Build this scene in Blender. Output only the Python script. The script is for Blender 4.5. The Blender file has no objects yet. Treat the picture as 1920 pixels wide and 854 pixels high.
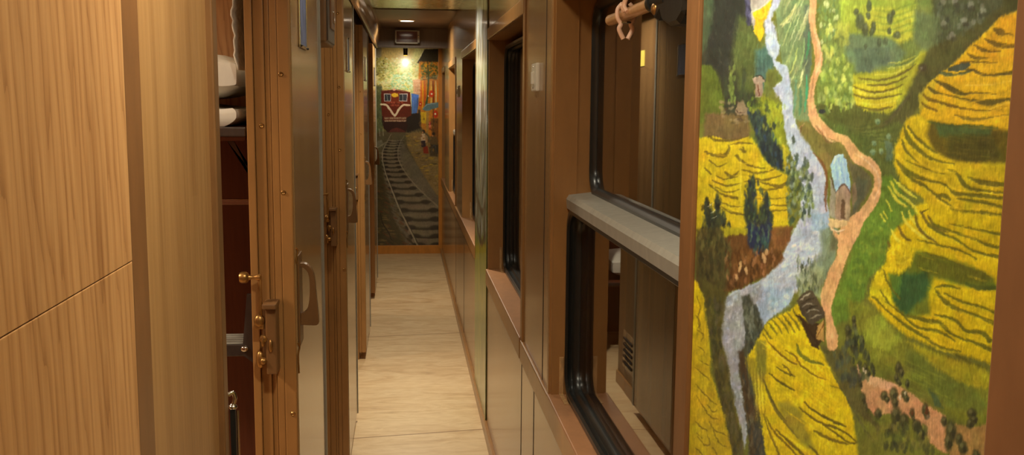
import bpy, bmesh, math, random
import numpy as np
from mathutils import Vector, Matrix
random.seed(4)
S = bpy.context.scene
COL = S.collection
# ------------------------------------------------------------------ camera
F = 1800.0; EYE = 1.6                       # focal length in pixels of a 1920 wide frame, eye height
def _n(v):
    v = np.array(v, float); return v/np.linalg.norm(v)
dY = _n((757-960, 190-427, F)); _V = (F*F+203*115)/237.0
dZ = -_n((845-960, _V, F)); dX = np.cross(dY, dZ)
cam = bpy.data.cameras.new('camera'); camo = bpy.data.objects.new('camera', cam); COL.objects.link(camo)
cam.sensor_width = 36; cam.lens = F/1920*36; cam.clip_start = .02
M = Matrix(((dX[0], -dX[1], -dX[2], 0), (dY[0], -dY[1], -dY[2], 0), (dZ[0], -dZ[1], -dZ[2], EYE), (0, 0, 0, 1)))
camo.matrix_world = M
S.camera = camo
# ------------------------------------------------------------------ view and world
S.view_settings.view_transform = 'Standard'; S.view_settings.look = 'None'
S.view_settings.gamma = 1; S.view_settings.use_curve_mapping = False
S.view_settings.exposure = 0.0
W = bpy.data.worlds.new('night'); S.world = W; W.use_nodes = True
W.node_tree.nodes['Background'].inputs[0].default_value = (.01, .012, .02, 1)
W.node_tree.nodes['Background'].inputs[1].default_value = .3
# ------------------------------------------------------------------ lamps of the place and added fill lamps
LIGHT_Y = (-3.0, -1.1, 1.05, 2.35, 3.5, 5.05, 7.98)
LIGHT_W = (6, 15, 12, 3, 4.5, 19, 19)  # weak lamps at the first leaf and second doorway added to lift the jambs
WARM = (1.0, .90, .70)
def area(name, loc, power, size, color=WARM, spread=150, rot=(0, 0, 0)):
    l = bpy.data.lights.new(name, 'AREA'); l.shape = 'DISK'; l.size = size; l.energy = power; l.color = color
    l.spread = math.radians(spread)
    o = bpy.data.objects.new(name, l); o.location = loc; o.rotation_euler = rot; COL.objects.link(o); return o
for y, w in zip(LIGHT_Y, LIGHT_W):
    area('downlight_glow', (.03, y, 2.243), w, .12, WARM, 168 if y > 7 else 130 if y > 5 else 150)
area('mural_spot_glow', (.02, 9.75, 2.03), 1.6, .05, (1, .88, .66), 150, (math.radians(38), 0, 0))
for k in (0, 1, 2, 3):
    area('compartment_glow', (-1.5, 1.75+1.88*k, 2.20), 33.0 if k == 0 else 8.0, .16, (1, .82, .62), 160)

# ------------------------------------------------------------------ materials
def lin(c):
    r = []
    for v in c:
        v = v/255.0
        r.append(v/12.92 if v <= .04045 else ((v+.055)/1.055)**2.4)
    return (r[0], r[1], r[2], 1)
def newmat(name, rough=.5, metal=0, coat=0, spec=.5):
    m = bpy.data.materials.new(name); m.use_nodes = True
    b = m.node_tree.nodes['Principled BSDF']
    b.inputs['Roughness'].default_value = rough; b.inputs['Metallic'].default_value = metal
    b.inputs['Coat Weight'].default_value = coat; b.inputs['Coat Roughness'].default_value = .12
    b.inputs['Specular IOR Level'].default_value = spec
    return m, m.node_tree, b
def node(nt, t, **kw):
    n = nt.nodes.new(t)
    for k, v in kw.items(): setattr(n, k, v)
    return n
def coords(nt, scale, rot=(0, 0, 0)):
    g = node(nt, 'ShaderNodeNewGeometry'); mp = node(nt, 'ShaderNodeMapping')
    mp.inputs['Scale'].default_value = scale; mp.inputs['Rotation'].default_value = rot
    nt.links.new(g.outputs['Position'], mp.inputs['Vector']); return mp.outputs['Vector']
def ramp(nt, src, stops):
    r = node(nt, 'ShaderNodeValToRGB'); e = r.color_ramp.elements
    while len(e) < len(stops): e.new(.5)
    for k, (p, c) in enumerate(stops): e[k].position = p; e[k].color = lin(c)
    nt.links.new(src, r.inputs['Fac']); return r.outputs['Color']
def mixc(nt, f, a, b, mode='MIX'):
    m = node(nt, 'ShaderNodeMix', data_type='RGBA', blend_type=mode)
    if isinstance(f, float): m.inputs['Factor'].default_value = f
    else: nt.links.new(f, m.inputs['Factor'])
    nt.links.new(a, m.inputs['A']); nt.links.new(b, m.inputs['B']); return m.outputs['Result']
def noise(nt, vec, scale=1, detail=3, rough=.55, dist=0):
    n = node(nt, 'ShaderNodeTexNoise'); n.inputs['Scale'].default_value = scale; n.inputs['Detail'].default_value = detail
    n.inputs['Roughness'].default_value = rough; n.inputs['Distortion'].default_value = dist
    nt.links.new(vec, n.inputs['Vector']); return n.outputs['Fac']
def bump(nt, b, h, strength, dist=.001):
    n = node(nt, 'ShaderNodeBump'); n.inputs['Strength'].default_value = strength; n.inputs['Distance'].default_value = dist
    nt.links.new(h, n.inputs['Height']); nt.links.new(n.outputs['Normal'], b.inputs['Normal'])
def wood(name, dark, mid, light, rough=.4, freq=55, long=2.2, figure=0., coat=0., blocks=0., cut=.0):
    """vertical grain: fine streaks, broad tone bands and, with figure, cathedral arches"""
    m, nt, b = newmat(name, rough, coat=coat)
    fine = noise(nt, coords(nt, (freq*7.5, freq*7.5, long*3)), 1, 4, .7)
    mid_ = noise(nt, coords(nt, (freq*2.4, freq*2.4, long*1.2)), 1, 3, .6, .3)
    broad = noise(nt, coords(nt, (freq*.28, freq*.28, long*.35)), 1, 3, .5, .4)
    c1 = ramp(nt, fine, [(.36, dark), (.47, mid), (.60, light)])
    c2 = ramp(nt, broad, [(.32, dark), (.5, mid), (.68, light)])
    cm = ramp(nt, mid_, [(.36, dark), (.48, mid), (.60, light)])
    c = mixc(nt, .5, mixc(nt, .5, c1, cm), c2)
    if figure:
        w = node(nt, 'ShaderNodeTexWave', wave_type='BANDS', bands_direction='DIAGONAL', wave_profile='SAW')
        w.inputs['Scale'].default_value = 15; w.inputs['Distortion'].default_value = 9
        w.inputs['Detail'].default_value = 2.5; w.inputs['Detail Scale'].default_value = 1.1
        nt.links.new(coords(nt, (2.4, 2.4, .22)), w.inputs['Vector'])
        c3 = ramp(nt, w.outputs['Fac'], [(.0, dark), (.22, mid), (.6, light), (1, mid)])
        c = mixc(nt, figure, c, c3)
    if blocks:
        v = node(nt, 'ShaderNodeTexBrick'); v.offset = .37
        v.inputs['Scale'].default_value = 1; v.inputs['Mortar Size'].default_value = 0
        v.inputs['Brick Width'].default_value = .9; v.inputs['Row Height'].default_value = .045
        v.inputs['Color1'].default_value = lin(dark); v.inputs['Color2'].default_value = lin(light)
        nt.links.new(coords(nt, (1, 1, 1), (0, math.pi/2, 0)), v.inputs['Vector'])
        sw = node(nt, 'ShaderNodeSeparateXYZ'); g = node(nt, 'ShaderNodeNewGeometry'); nt.links.new(g.outputs['Position'], sw.inputs[0])
        cb = node(nt, 'ShaderNodeCombineXYZ'); nt.links.new(sw.outputs['Z'], cb.inputs['X']); nt.links.new(sw.outputs['Y'], cb.inputs['Y'])
        nt.links.new(cb.outputs[0], v.inputs['Vector'])
        c = mixc(nt, blocks, c, v.outputs['Color'])
    nt.links.new(c, b.inputs['Base Color'])
    bump(nt, b, fine, .12, .0006)
    return m
def plain(name, c, rough=.4, metal=0, var=.06, coat=0, scale=30, bmp=.05):
    m, nt, b = newmat(name, rough, metal, coat)
    f = noise(nt, coords(nt, (scale, scale, scale*.35)), 1, 4, .6)
    lo = tuple(max(0, v*(1-var)) for v in c); hi = tuple(min(255, v*(1+var)) for v in c)
    nt.links.new(ramp(nt, f, [(.3, lo), (.7, hi)]), b.inputs['Base Color'])
    if bmp: bump(nt, b, f, bmp, .0008)
    return m
MT = {}
MT['oak'] = wood('light_oak_board', (132, 86, 46), (182, 132, 82), (208, 160, 106), .42, 34, 1.6, .45)
MT['oak_smooth'] = wood('smooth_oak_laminate', (128, 90, 50), (162, 121, 74), (182, 142, 92), .38, 42, 1.3, .12, blocks=.16)
MT['walnut'] = wood('brown_laminate', (122, 86, 48), (150, 112, 68), (170, 132, 86), .26, 38, 1.0, .0, blocks=.12, coat=.45)
MT['walnut_gloss'] = wood('glossy_brown_laminate', (124, 94, 58), (144, 111, 70), (158, 125, 82), .26, 40, .7, .0, coat=.5)
MT['walnut_dark'] = wood('dull_brown_laminate', (100, 72, 42), (116, 86, 52), (130, 98, 62), .36, 38, 1.0, .0)
MT['redwood'] = wood('dark_red_wood', (84, 40, 22), (98, 50, 30), (112, 60, 36), .45, 26, 1.2, .2)
MT['brown'] = plain('brown_enamel', (152, 108, 60), .34, var=.05, coat=.2, scale=18)
MT['brown_dark'] = plain('dark_brown_enamel', (112, 78, 44), .4, var=.06, coat=.1)
MT['brown_red'] = plain('reddish_brown_enamel', (122, 84, 50), .36, var=.06, coat=.15)
MT['corner'] = plain('worn_ochre_plate', (176, 138, 92), .35, var=.15, coat=.2, scale=80)
MT['sill'] = plain('pinkish_sill_enamel', (158, 112, 76), .36, var=.05, coat=.15)
MT['rubber'] = plain('black_rubber', (26, 28, 27), .32, var=.15, coat=.1, scale=60)
MT['alu'] = plain('brushed_aluminium', (150, 146, 134), .42, .3, .05, scale=40, bmp=.12)
MT['chrome'] = plain('chrome', (205, 200, 190), .16, 1, .03, bmp=0)
MT['brass'] = plain('worn_brass', (158, 118, 66), .34, .8, .16, scale=90, bmp=.1)
MT['iron'] = plain('dark_cast_metal', (34, 33, 30), .4, .3, .2, scale=60)
MT['white_plastic'] = plain('white_plastic', (222, 214, 196), .3, var=.02, bmp=0)
MT['pink_plastic'] = plain('pale_pink_plastic', (236, 190, 158), .35, var=.05, bmp=0)
MT['blue_card'] = plain('blue_grey_label', (88, 98, 128), .45, var=.2, scale=50, bmp=0)
MT['yellow_card'] = plain('yellow_label', (226, 206, 96), .5, var=.08, bmp=0)
MT['linen'] = plain('white_linen', (226, 220, 206), .85, var=.03, scale=20, bmp=.3)
MT['lace'] = plain('white_lace', (226, 220, 202), .9, var=.12, scale=160, bmp=.4)
MT['bulkhead'] = wood('dark_brown_panel', (92, 76, 62), (104, 88, 72), (116, 98, 82), .4, 20, 1, 0)
MT['dark'] = plain('dark_brown_lining', (40, 30, 22), .8, bmp=0)  # plain dark brown for panel joints and vent slats
MT['sign_red'] = plain('dark_red_sign_glass', (82, 34, 28), .06, var=.1, coat=1, bmp=0)
MT['grey_metal'] = plain('grey_metal', (96, 88, 82), .35, .8, .1)
def emit(name, c, s):
    m, nt, b = newmat(name, .5); b.inputs['Base Color'].default_value = lin(c)
    b.inputs['Emission Color'].default_value = lin(c); b.inputs['Emission Strength'].default_value = s; return m
MT['lamp'] = emit('lamp_diffuser', (255, 240, 214), 6)
MT['lamp_yellow'] = emit('yellow_lamp_face', (255, 206, 80), 1.2)
def glass():
    m, nt, b = newmat('window_glass', .0); b.inputs['Transmission Weight'].default_value = 1
    b.inputs['IOR'].default_value = 1.42; b.inputs['Base Color'].default_value = (.86, .86, .84, 1); return m
MT['glass'] = glass()
def floor_mat():
    m, nt, b = newmat('marbled_vinyl', .38, coat=.1)
    a = noise(nt, coords(nt, (3.0, 9, 1)), 1, 6, .62, 1.1)
    f = noise(nt, coords(nt, (14, 34, 1)), 1, 3, .5)
    c = mixc(nt, .3, ramp(nt, a, [(.26, (168, 134, 94)), (.44, (202, 170, 126)), (.58, (217, 190, 148)), (.76, (188, 153, 109))]),
             ramp(nt, f, [(.3, (182, 146, 104)), (.7, (218, 190, 146))]))
    # seams between vinyl sheets, every two metres
    g = node(nt, 'ShaderNodeNewGeometry'); s = node(nt, 'ShaderNodeSeparateXYZ'); nt.links.new(g.outputs['Position'], s.inputs[0])
    ad = node(nt, 'ShaderNodeMath', operation='ADD'); nt.links.new(s.outputs['Y'], ad.inputs[0]); ad.inputs[1].default_value = -4.5+20*2
    x = node(nt, 'ShaderNodeMath', operation='MULTIPLY_ADD'); nt.links.new(s.outputs['X'], x.inputs[0]); x.inputs[1].default_value = -.12
    nt.links.new(ad.outputs[0], x.inputs[2])
    w = node(nt, 'ShaderNodeMath', operation='PINGPONG'); nt.links.new(x.outputs[0], w.inputs[0]); w.inputs[1].default_value = 1.0
    l = node(nt, 'ShaderNodeMath', operation='LESS_THAN'); nt.links.new(w.outputs[0], l.inputs[0]); l.inputs[1].default_value = .006
    dk = node(nt, 'ShaderNodeRGB'); dk.outputs[0].default_value = lin((150, 116, 78))
    nt.links.new(mixc(nt, l.outputs[0], c, dk.outputs[0]), b.inputs['Base Color'])
    bump(nt, b, a, .08, .002); return m
MT['floor'] = floor_mat()
def ceil_mat():
    m, nt, b = newmat('painted_ceiling', .22, coat=.5)
    a = noise(nt, coords(nt, (3.2, 2.2, 1)), 1, 5, .6, .5)
    f = noise(nt, coords(nt, (30, 16, 1)), 1, 4, .6)
    c = mixc(nt, .35, ramp(nt, a, [(.2, (120, 104, 66)), (.42, (170, 178, 118)), (.52, (232, 236, 196)), (.62, (176, 166, 106)), (.8, (136, 98, 60))]),
             ramp(nt, f, [(.3, (150, 152, 96)), (.7, (220, 224, 172))]))
    nt.links.new(c, b.inputs['Base Color']); return m
MT['ceiling'] = ceil_mat()
def paint_mat(name, rough, coat, bs):
    m, nt, b = newmat(name, rough, coat=coat)
    a = node(nt, 'ShaderNodeVertexColor', layer_name='paint')
    nt.links.new(a.outputs['Color'], b.inputs['Base Color'])
    h1 = noise(nt, coords(nt, (420, 420, 160)), 1, 3, .6)
    bw = node(nt, 'ShaderNodeRGBToBW'); nt.links.new(a.outputs['Color'], bw.inputs[0])
    ma = node(nt, 'ShaderNodeMath', operation='MULTIPLY_ADD'); nt.links.new(bw.outputs[0], ma.inputs[0]); ma.inputs[1].default_value = 1.2
    nt.links.new(h1, ma.inputs[2]); bump(nt, b, ma.outputs[0], bs, .0008); return m
MT['oil'] = paint_mat('oil_paint', .42, .12, .35)
MT['oil_gloss'] = paint_mat('glossy_mural_paint', .3, .6, .25)

# ------------------------------------------------------------------ object helpers
def bx(bm, x0, x1, y0, y1, z0, z1, bev=0, mi=0):
    r = bmesh.ops.create_cube(bm, size=1)
    vs = r['verts']
    for v in vs:
        v.co = Vector(((x0+x1)/2+v.co.x*(x1-x0), (y0+y1)/2+v.co.y*(y1-y0), (z0+z1)/2+v.co.z*(z1-z0)))
    if bev:
        es = list({e for v in vs for e in v.link_edges})
        bmesh.ops.bevel(bm, geom=es, offset=bev, segments=2, affect='EDGES', profile=.6)
def cyl(bm, a, b, r0, r1=None, seg=20):
    r1 = r0 if r1 is None else r1
    a = Vector(a); b = Vector(b); d = b-a
    q = d.to_track_quat('Z', 'Y').to_matrix().to_4x4(); q.translation = (a+b)/2
    bmesh.ops.create_cone(bm, cap_ends=True, segments=seg, radius1=r0, radius2=r1, depth=d.length, matrix=q)
def ball(bm, c, r, sx=1, sy=1, sz=1):
    m = Matrix.Translation(c) @ Matrix.Diagonal((sx, sy, sz, 1))
    bmesh.ops.create_uvsphere(bm, u_segments=20, v_segments=12, radius=r, matrix=m)
def lathe(bm, prof, c, axis='Z', seg=24):
    rings = []
    for r, h in prof:
        ring = []
        for k in range(seg):
            t = 2*math.pi*k/seg; p = (r*math.cos(t), r*math.sin(t), h)
            if axis == 'X': p = (p[2], p[0], p[1])
            if axis == 'Y': p = (p[0], p[2], p[1])
            ring.append(bm.verts.new(Vector(c)+Vector(p)))
        rings.append(ring)
    for a, b in zip(rings, rings[1:]):
        for k in range(seg): bm.faces.new((a[k], a[(k+1) % seg], b[(k+1) % seg], b[k]))
    bm.faces.new(rings[0]); bm.faces.new(rings[-1])
def extrude_poly(bm, pts, d):
    """pts: 3D loop, d: offset vector"""
    a = [bm.verts.new(p) for p in pts]; b = [bm.verts.new(Vector(p)+Vector(d)) for p in pts]
    bm.faces.new(a); bm.faces.new(b[::-1]); n = len(a)
    for k in range(n): bm.faces.new((a[k], b[k], b[(k+1) % n], a[(k+1) % n]))
def rrect(y0, y1, z0, z1, r, seg=8):
    out = []
    for cy, cz, a0 in ((y1-r, z1-r, 0), (y0+r, z1-r, 90), (y0+r, z0+r, 180), (y1-r, z0+r, 270)):
        for k in range(seg+1):
            t = math.radians(a0+90*k/seg); out.append((cy+r*math.cos(t), cz+r*math.sin(t), math.cos(t), math.sin(t)))
    return out
def ring_sweep(bm, y0, y1, z0, z1, r, prof, seg=8):
    """prof: closed list of (x, inset): swept round a rounded rectangle in the y-z plane"""
    base = rrect(y0, y1, z0, z1, r, seg); loops = []
    for x, ins in prof:
        loops.append([bm.verts.new((x, y-ins*ny, z-ins*nz)) for y, z, ny, nz in base])
    n = len(base)
    for i in range(len(loops)):
        a = loops[i]; b = loops[(i+1) % len(loops)]
        for k in range(n): bm.faces.new((a[k], a[(k+1) % n], b[(k+1) % n], b[k]))
def tube(bm, pts, r, seg=10, closed=False):
    pts = [Vector(p) for p in pts]; rings = []; up = None
    for i, p in enumerate(pts):
        t = (pts[min(i+1, len(pts)-1)]-pts[max(i-1, 0)]).normalized()
        if up is None: up = t.orthogonal().normalized()
        up = (up-up.dot(t)*t).normalized(); s = t.cross(up)
        rr = r(i/(len(pts)-1)) if callable(r) else r
        rings.append([bm.verts.new(p+(up*math.cos(2*math.pi*k/seg)+s*math.sin(2*math.pi*k/seg))*rr) for k in range(seg)])
    for a, b in zip(rings, rings[1:]):
        for k in range(seg): bm.faces.new((a[k], a[(k+1) % seg], b[(k+1) % seg], b[k]))
    bm.faces.new(rings[0]); bm.faces.new(rings[-1][::-1])
def smooth_path(pts, n=8):
    P = [Vector(p) for p in pts]; P = [P[0]]+P+[P[-1]]; out = []
    for i in range(1, len(P)-2):
        for k in range(n):
            t = k/n; a, b, c, d = P[i-1:i+3]
            out.append(.5*((2*b)+(-a+c)*t+(2*a-5*b+4*c-d)*t*t+(-a+3*b-3*c+d)*t**3))
    out.append(P[-2]); return out
def obj(name, bm, mat, parent=None, smooth=False, label=None):
    bmesh.ops.recalc_face_normals(bm, faces=bm.faces)
    me = bpy.data.meshes.new(name); bm.to_mesh(me); bm.free()
    me.materials.append(MT[mat] if isinstance(mat, str) else mat)
    if smooth:
        me.polygons.foreach_set('use_smooth', [True]*len(me.polygons))
    o = bpy.data.objects.new(name, me); COL.objects.link(o)
    if smooth:
        md = o.modifiers.new('edges', 'EDGE_SPLIT'); md.split_angle = math.radians(40)
    if parent:
        o.parent = parent; w = Matrix.Identity(4)
        q = parent; off = Vector((0, 0, 0))
        while q: off += q.location; q = q.parent
        o.matrix_parent_inverse = Matrix.Translation(-off) if parent.type == 'EMPTY' else Matrix.Identity(4)
    if label: o['label'] = label
    return o
def thing(name, label, cat, loc=(0, 0, 0), group=None, kind=None):
    o = bpy.data.objects.new(name, None); o.location = loc; o.empty_display_size = .05; COL.objects.link(o)
    return tag(o, label, cat, group, kind)
def tag(o, label=None, cat=None, group=None, kind=None):
    if label: o['label'] = label
    if cat: o['category'] = cat
    if group: o['group'] = group
    if kind: o['kind'] = kind
    return o
def copy_tree(o, parent=None):
    c = o.copy(); COL.objects.link(c)
    if parent: c.parent = parent; c.matrix_parent_inverse = o.matrix_parent_inverse.copy()
    for ch in list(o.children): copy_tree(ch, c)
    return c
def box_obj(name, mat, dims, parent=None, bev=0, **kw):
    bm = bmesh.new(); bx(bm, *dims, bev=bev); return obj(name, bm, mat, parent, **kw)
def struct(name, bm, mat, label=None):
    return tag(obj(name, bm, mat), label, None, None, 'structure')

XR = .392; XL = -.29; XF = -.24            # right wall, left wall, faces of the parked door leaves
CZ = 2.26; YE = 10.12; YB = -3.2
# ------------------------------------------------------------------ room shell
bm = bmesh.new(); bx(bm, -2.35, .75, YB, 10.3, -.06, 0); struct('floor', bm, 'floor', 'pale beige marbled vinyl floor of the narrow corridor')
bm = bmesh.new(); bx(bm, -.335, .75, YB, 7.1, CZ, CZ+.05); struct('ceiling', bm, 'ceiling', 'glossy ceiling painted in green and brown clouds')
bm = bmesh.new(); bx(bm, -.335, .75, 7.1, 8.9, CZ-.006, CZ+.05)
bx(bm, -.335, .75, 8.9, 10.2, 2.34, 2.4)
struct('ceiling', bm, 'bulkhead', 'dark brown ceiling section around the far downlight')
bm = bmesh.new(); bx(bm, -.335, .60, 8.88, 8.93, 2.08, CZ+.1); bx(bm, -.335, .60, 8.868, 8.88, 2.085, 2.10)
struct('trim_1', bm, 'bulkhead', 'dark brown bulkhead board hanging under the ceiling')
# right wall with five window openings
WIN = [(1.31, 2.507), (3.15, 4.48), (5.25, 6.54), (7.35, 8.45), (9.3, 9.95)]
ZS, ZT = .812, 1.89
bm = bmesh.new()
bx(bm, XR, .75, YB, .15, 0, CZ)
bx(bm, XR, .75, .15, 10.25, 0, ZS-.004); bx(bm, XR, .75, .15, 10.25, ZT, CZ)
e = .15
for a, b in WIN+[(10.25, 10.3)]:
    bx(bm, XR, .75, e, a, ZS-.004, ZT); e = b
struct('wall_right', bm, 'walnut', 'brown wood-grain laminate wall with the windows')
bm = bmesh.new(); bx(bm, .60, .64, 0, 10.2, ZS, ZT); bm.free()
bm = bmesh.new(); bx(bm, -2.35, .75, YE, YE+.1, 0, 2.4); struct('wall_end', bm, 'brown', 'end wall closing the corridor')
bm = bmesh.new(); bx(bm, -2.35, .75, YB-.1, YB, 0, 2.4); struct('wall_back', bm, 'walnut', 'wall behind the viewer')
# joints and sill rail along the right wall
bm = bmesh.new()
for y0, y1 in ((.60, 1.235), (1.235, 3.13), (3.15, 4.50), (5.24, 10.1)):
    bx(bm, XR-.009, XR+.002, y0, y1, .735, .806, .004)
struct('trim_2', bm, 'brown', 'moulding strip under the window sills')
bm = bmesh.new()
for y in (2.28, 2.83, 3.14, 6.3, 7.3):
    bx(bm, XR-.0012, XR+.001, y, y+.004, .06, .748)
for y in (2.66,): bx(bm, XR-.0012, XR+.001, y, y+.003, .75, CZ)
struct('trim_3', bm, 'dark', 'thin dark joints between the dado panels')
bm = bmesh.new()
bx(bm, XR-.016, XR+.002, YB, 10.12, 0, .055, .003); struct('baseboard_right', bm, 'brown', 'narrow painted baseboard under the right wall')
bm = bmesh.new()
for y0, y1 in ((3.135, 3.152), (5.235, 5.247), (7.33, 7.345)):
    bx(bm, XR-.006, XR+.002, y0-.03, y1, .75, 1.93, .002)
bx(bm, XR-.006, XR+.002, 2.507, 2.535, .81, CZ, .002)
struct('trim_4', bm, 'brown', 'narrow upright casings beside the windows')

# left wall: partition skin with door openings
P = 1.88; JY = 2.13
OPEN = [(1.54+P*k, JY+P*k) for k in range(5)]
bm = bmesh.new()
bx(bm, -.334, XL, YB, OPEN[0][0], 0, CZ)
struct('wall_left', bm, 'oak_smooth', 'smooth oak laminate wall before the first doorway')
bm = bmesh.new()
for k in range(4): bx(bm, -.334, XL, OPEN[k][1]+.04, OPEN[k+1][0], 0, CZ)
for a, b in OPEN: bx(bm, -.334, XL, a, b+.04, 2.0, CZ)
bx(bm, -.334, XL, OPEN[4][1]+.04, 10.12, 0, CZ)
struct('wall_left', bm, 'walnut_dark', 'brown laminate wall between the compartment doors')
bm = bmesh.new()
bx(bm, XL+.001, XF, YB, .872, 1.4580, CZ-.02, .0004); bx(bm, XL+.001, XF, YB, .872, .05, 1.4571, .0008)
struct('wall_left', bm, 'oak', 'light oak board panel with one horizontal seam, nearest the viewer')
bm = bmesh.new(); bx(bm, XL+.001, XF-.0012, YB, .878, .05, CZ-.02); struct('trim_5', bm, 'brown_dark', 'dark gap at the edge of the nearest oak panel')
bm = bmesh.new(); bx(bm, XL, XL+.004, 1.04, 1.10, 0, CZ-.02); struct('trim_6', bm, 'brown_red', 'reddish brown edge strip between two oak panels')
bm = bmesh.new(); bx(bm, XL-.02, XL+.010, 1.485, 1.515, 0, 2.02, .003)
bx(bm, XL-.044, XL+.006, 1.522, 1.542, 0, 2.02, .003); struct('trim_7', bm, 'brown_dark', 'thin upright bead on the near side of the open doorway')
bm = bmesh.new()
bx(bm, XL-.002, XL+.012, 3.0, OPEN[1][0], 0, .07, .002); bx(bm, XL-.002, XL+.012, YB, OPEN[0][0], 0, .07, .002)
for k in range(1, 4): bx(bm, XL-.002, XL+.012, OPEN[k][1]+.05, OPEN[k+1][0], 0, .07, .002)
struct('baseboard_left', bm, 'brown', 'narrow painted baseboard under the left wall')
# pelmet over the sliding doors
def pelmet_profile(off=0):
    return [(-.300, CZ-.01), (-.300, 2.17), (-.252, 2.082), (-.238, 2.078), (-.232, 2.095), (-.226, 2.12), (-.214, 2.15), (-.206, 2.19), (-.210, 2.20), (-.204, 2.21), (-.199, CZ-.004)]
bm = bmesh.new(); extrude_poly(bm, [(x, YB, z) for x, z in pelmet_profile()], (0, 8.87-YB, 0))
o = struct('trim_8', bm, 'walnut_gloss', 'glossy curved pelmet covering the sliding door track')
bm = bmesh.new(); extrude_poly(bm, [(x+.003, YB, z) for x, z in [(-.262, 2.092), (-.256, 2.080), (-.240, 2.072), (-.233, 2.078), (-.229, 2.093), (-.238, 2.084)]], (0, 8.86-YB, 0))
struct('trim_9', bm, 'brown_dark', 'dark lip along the lower edge of the pelmet')

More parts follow.
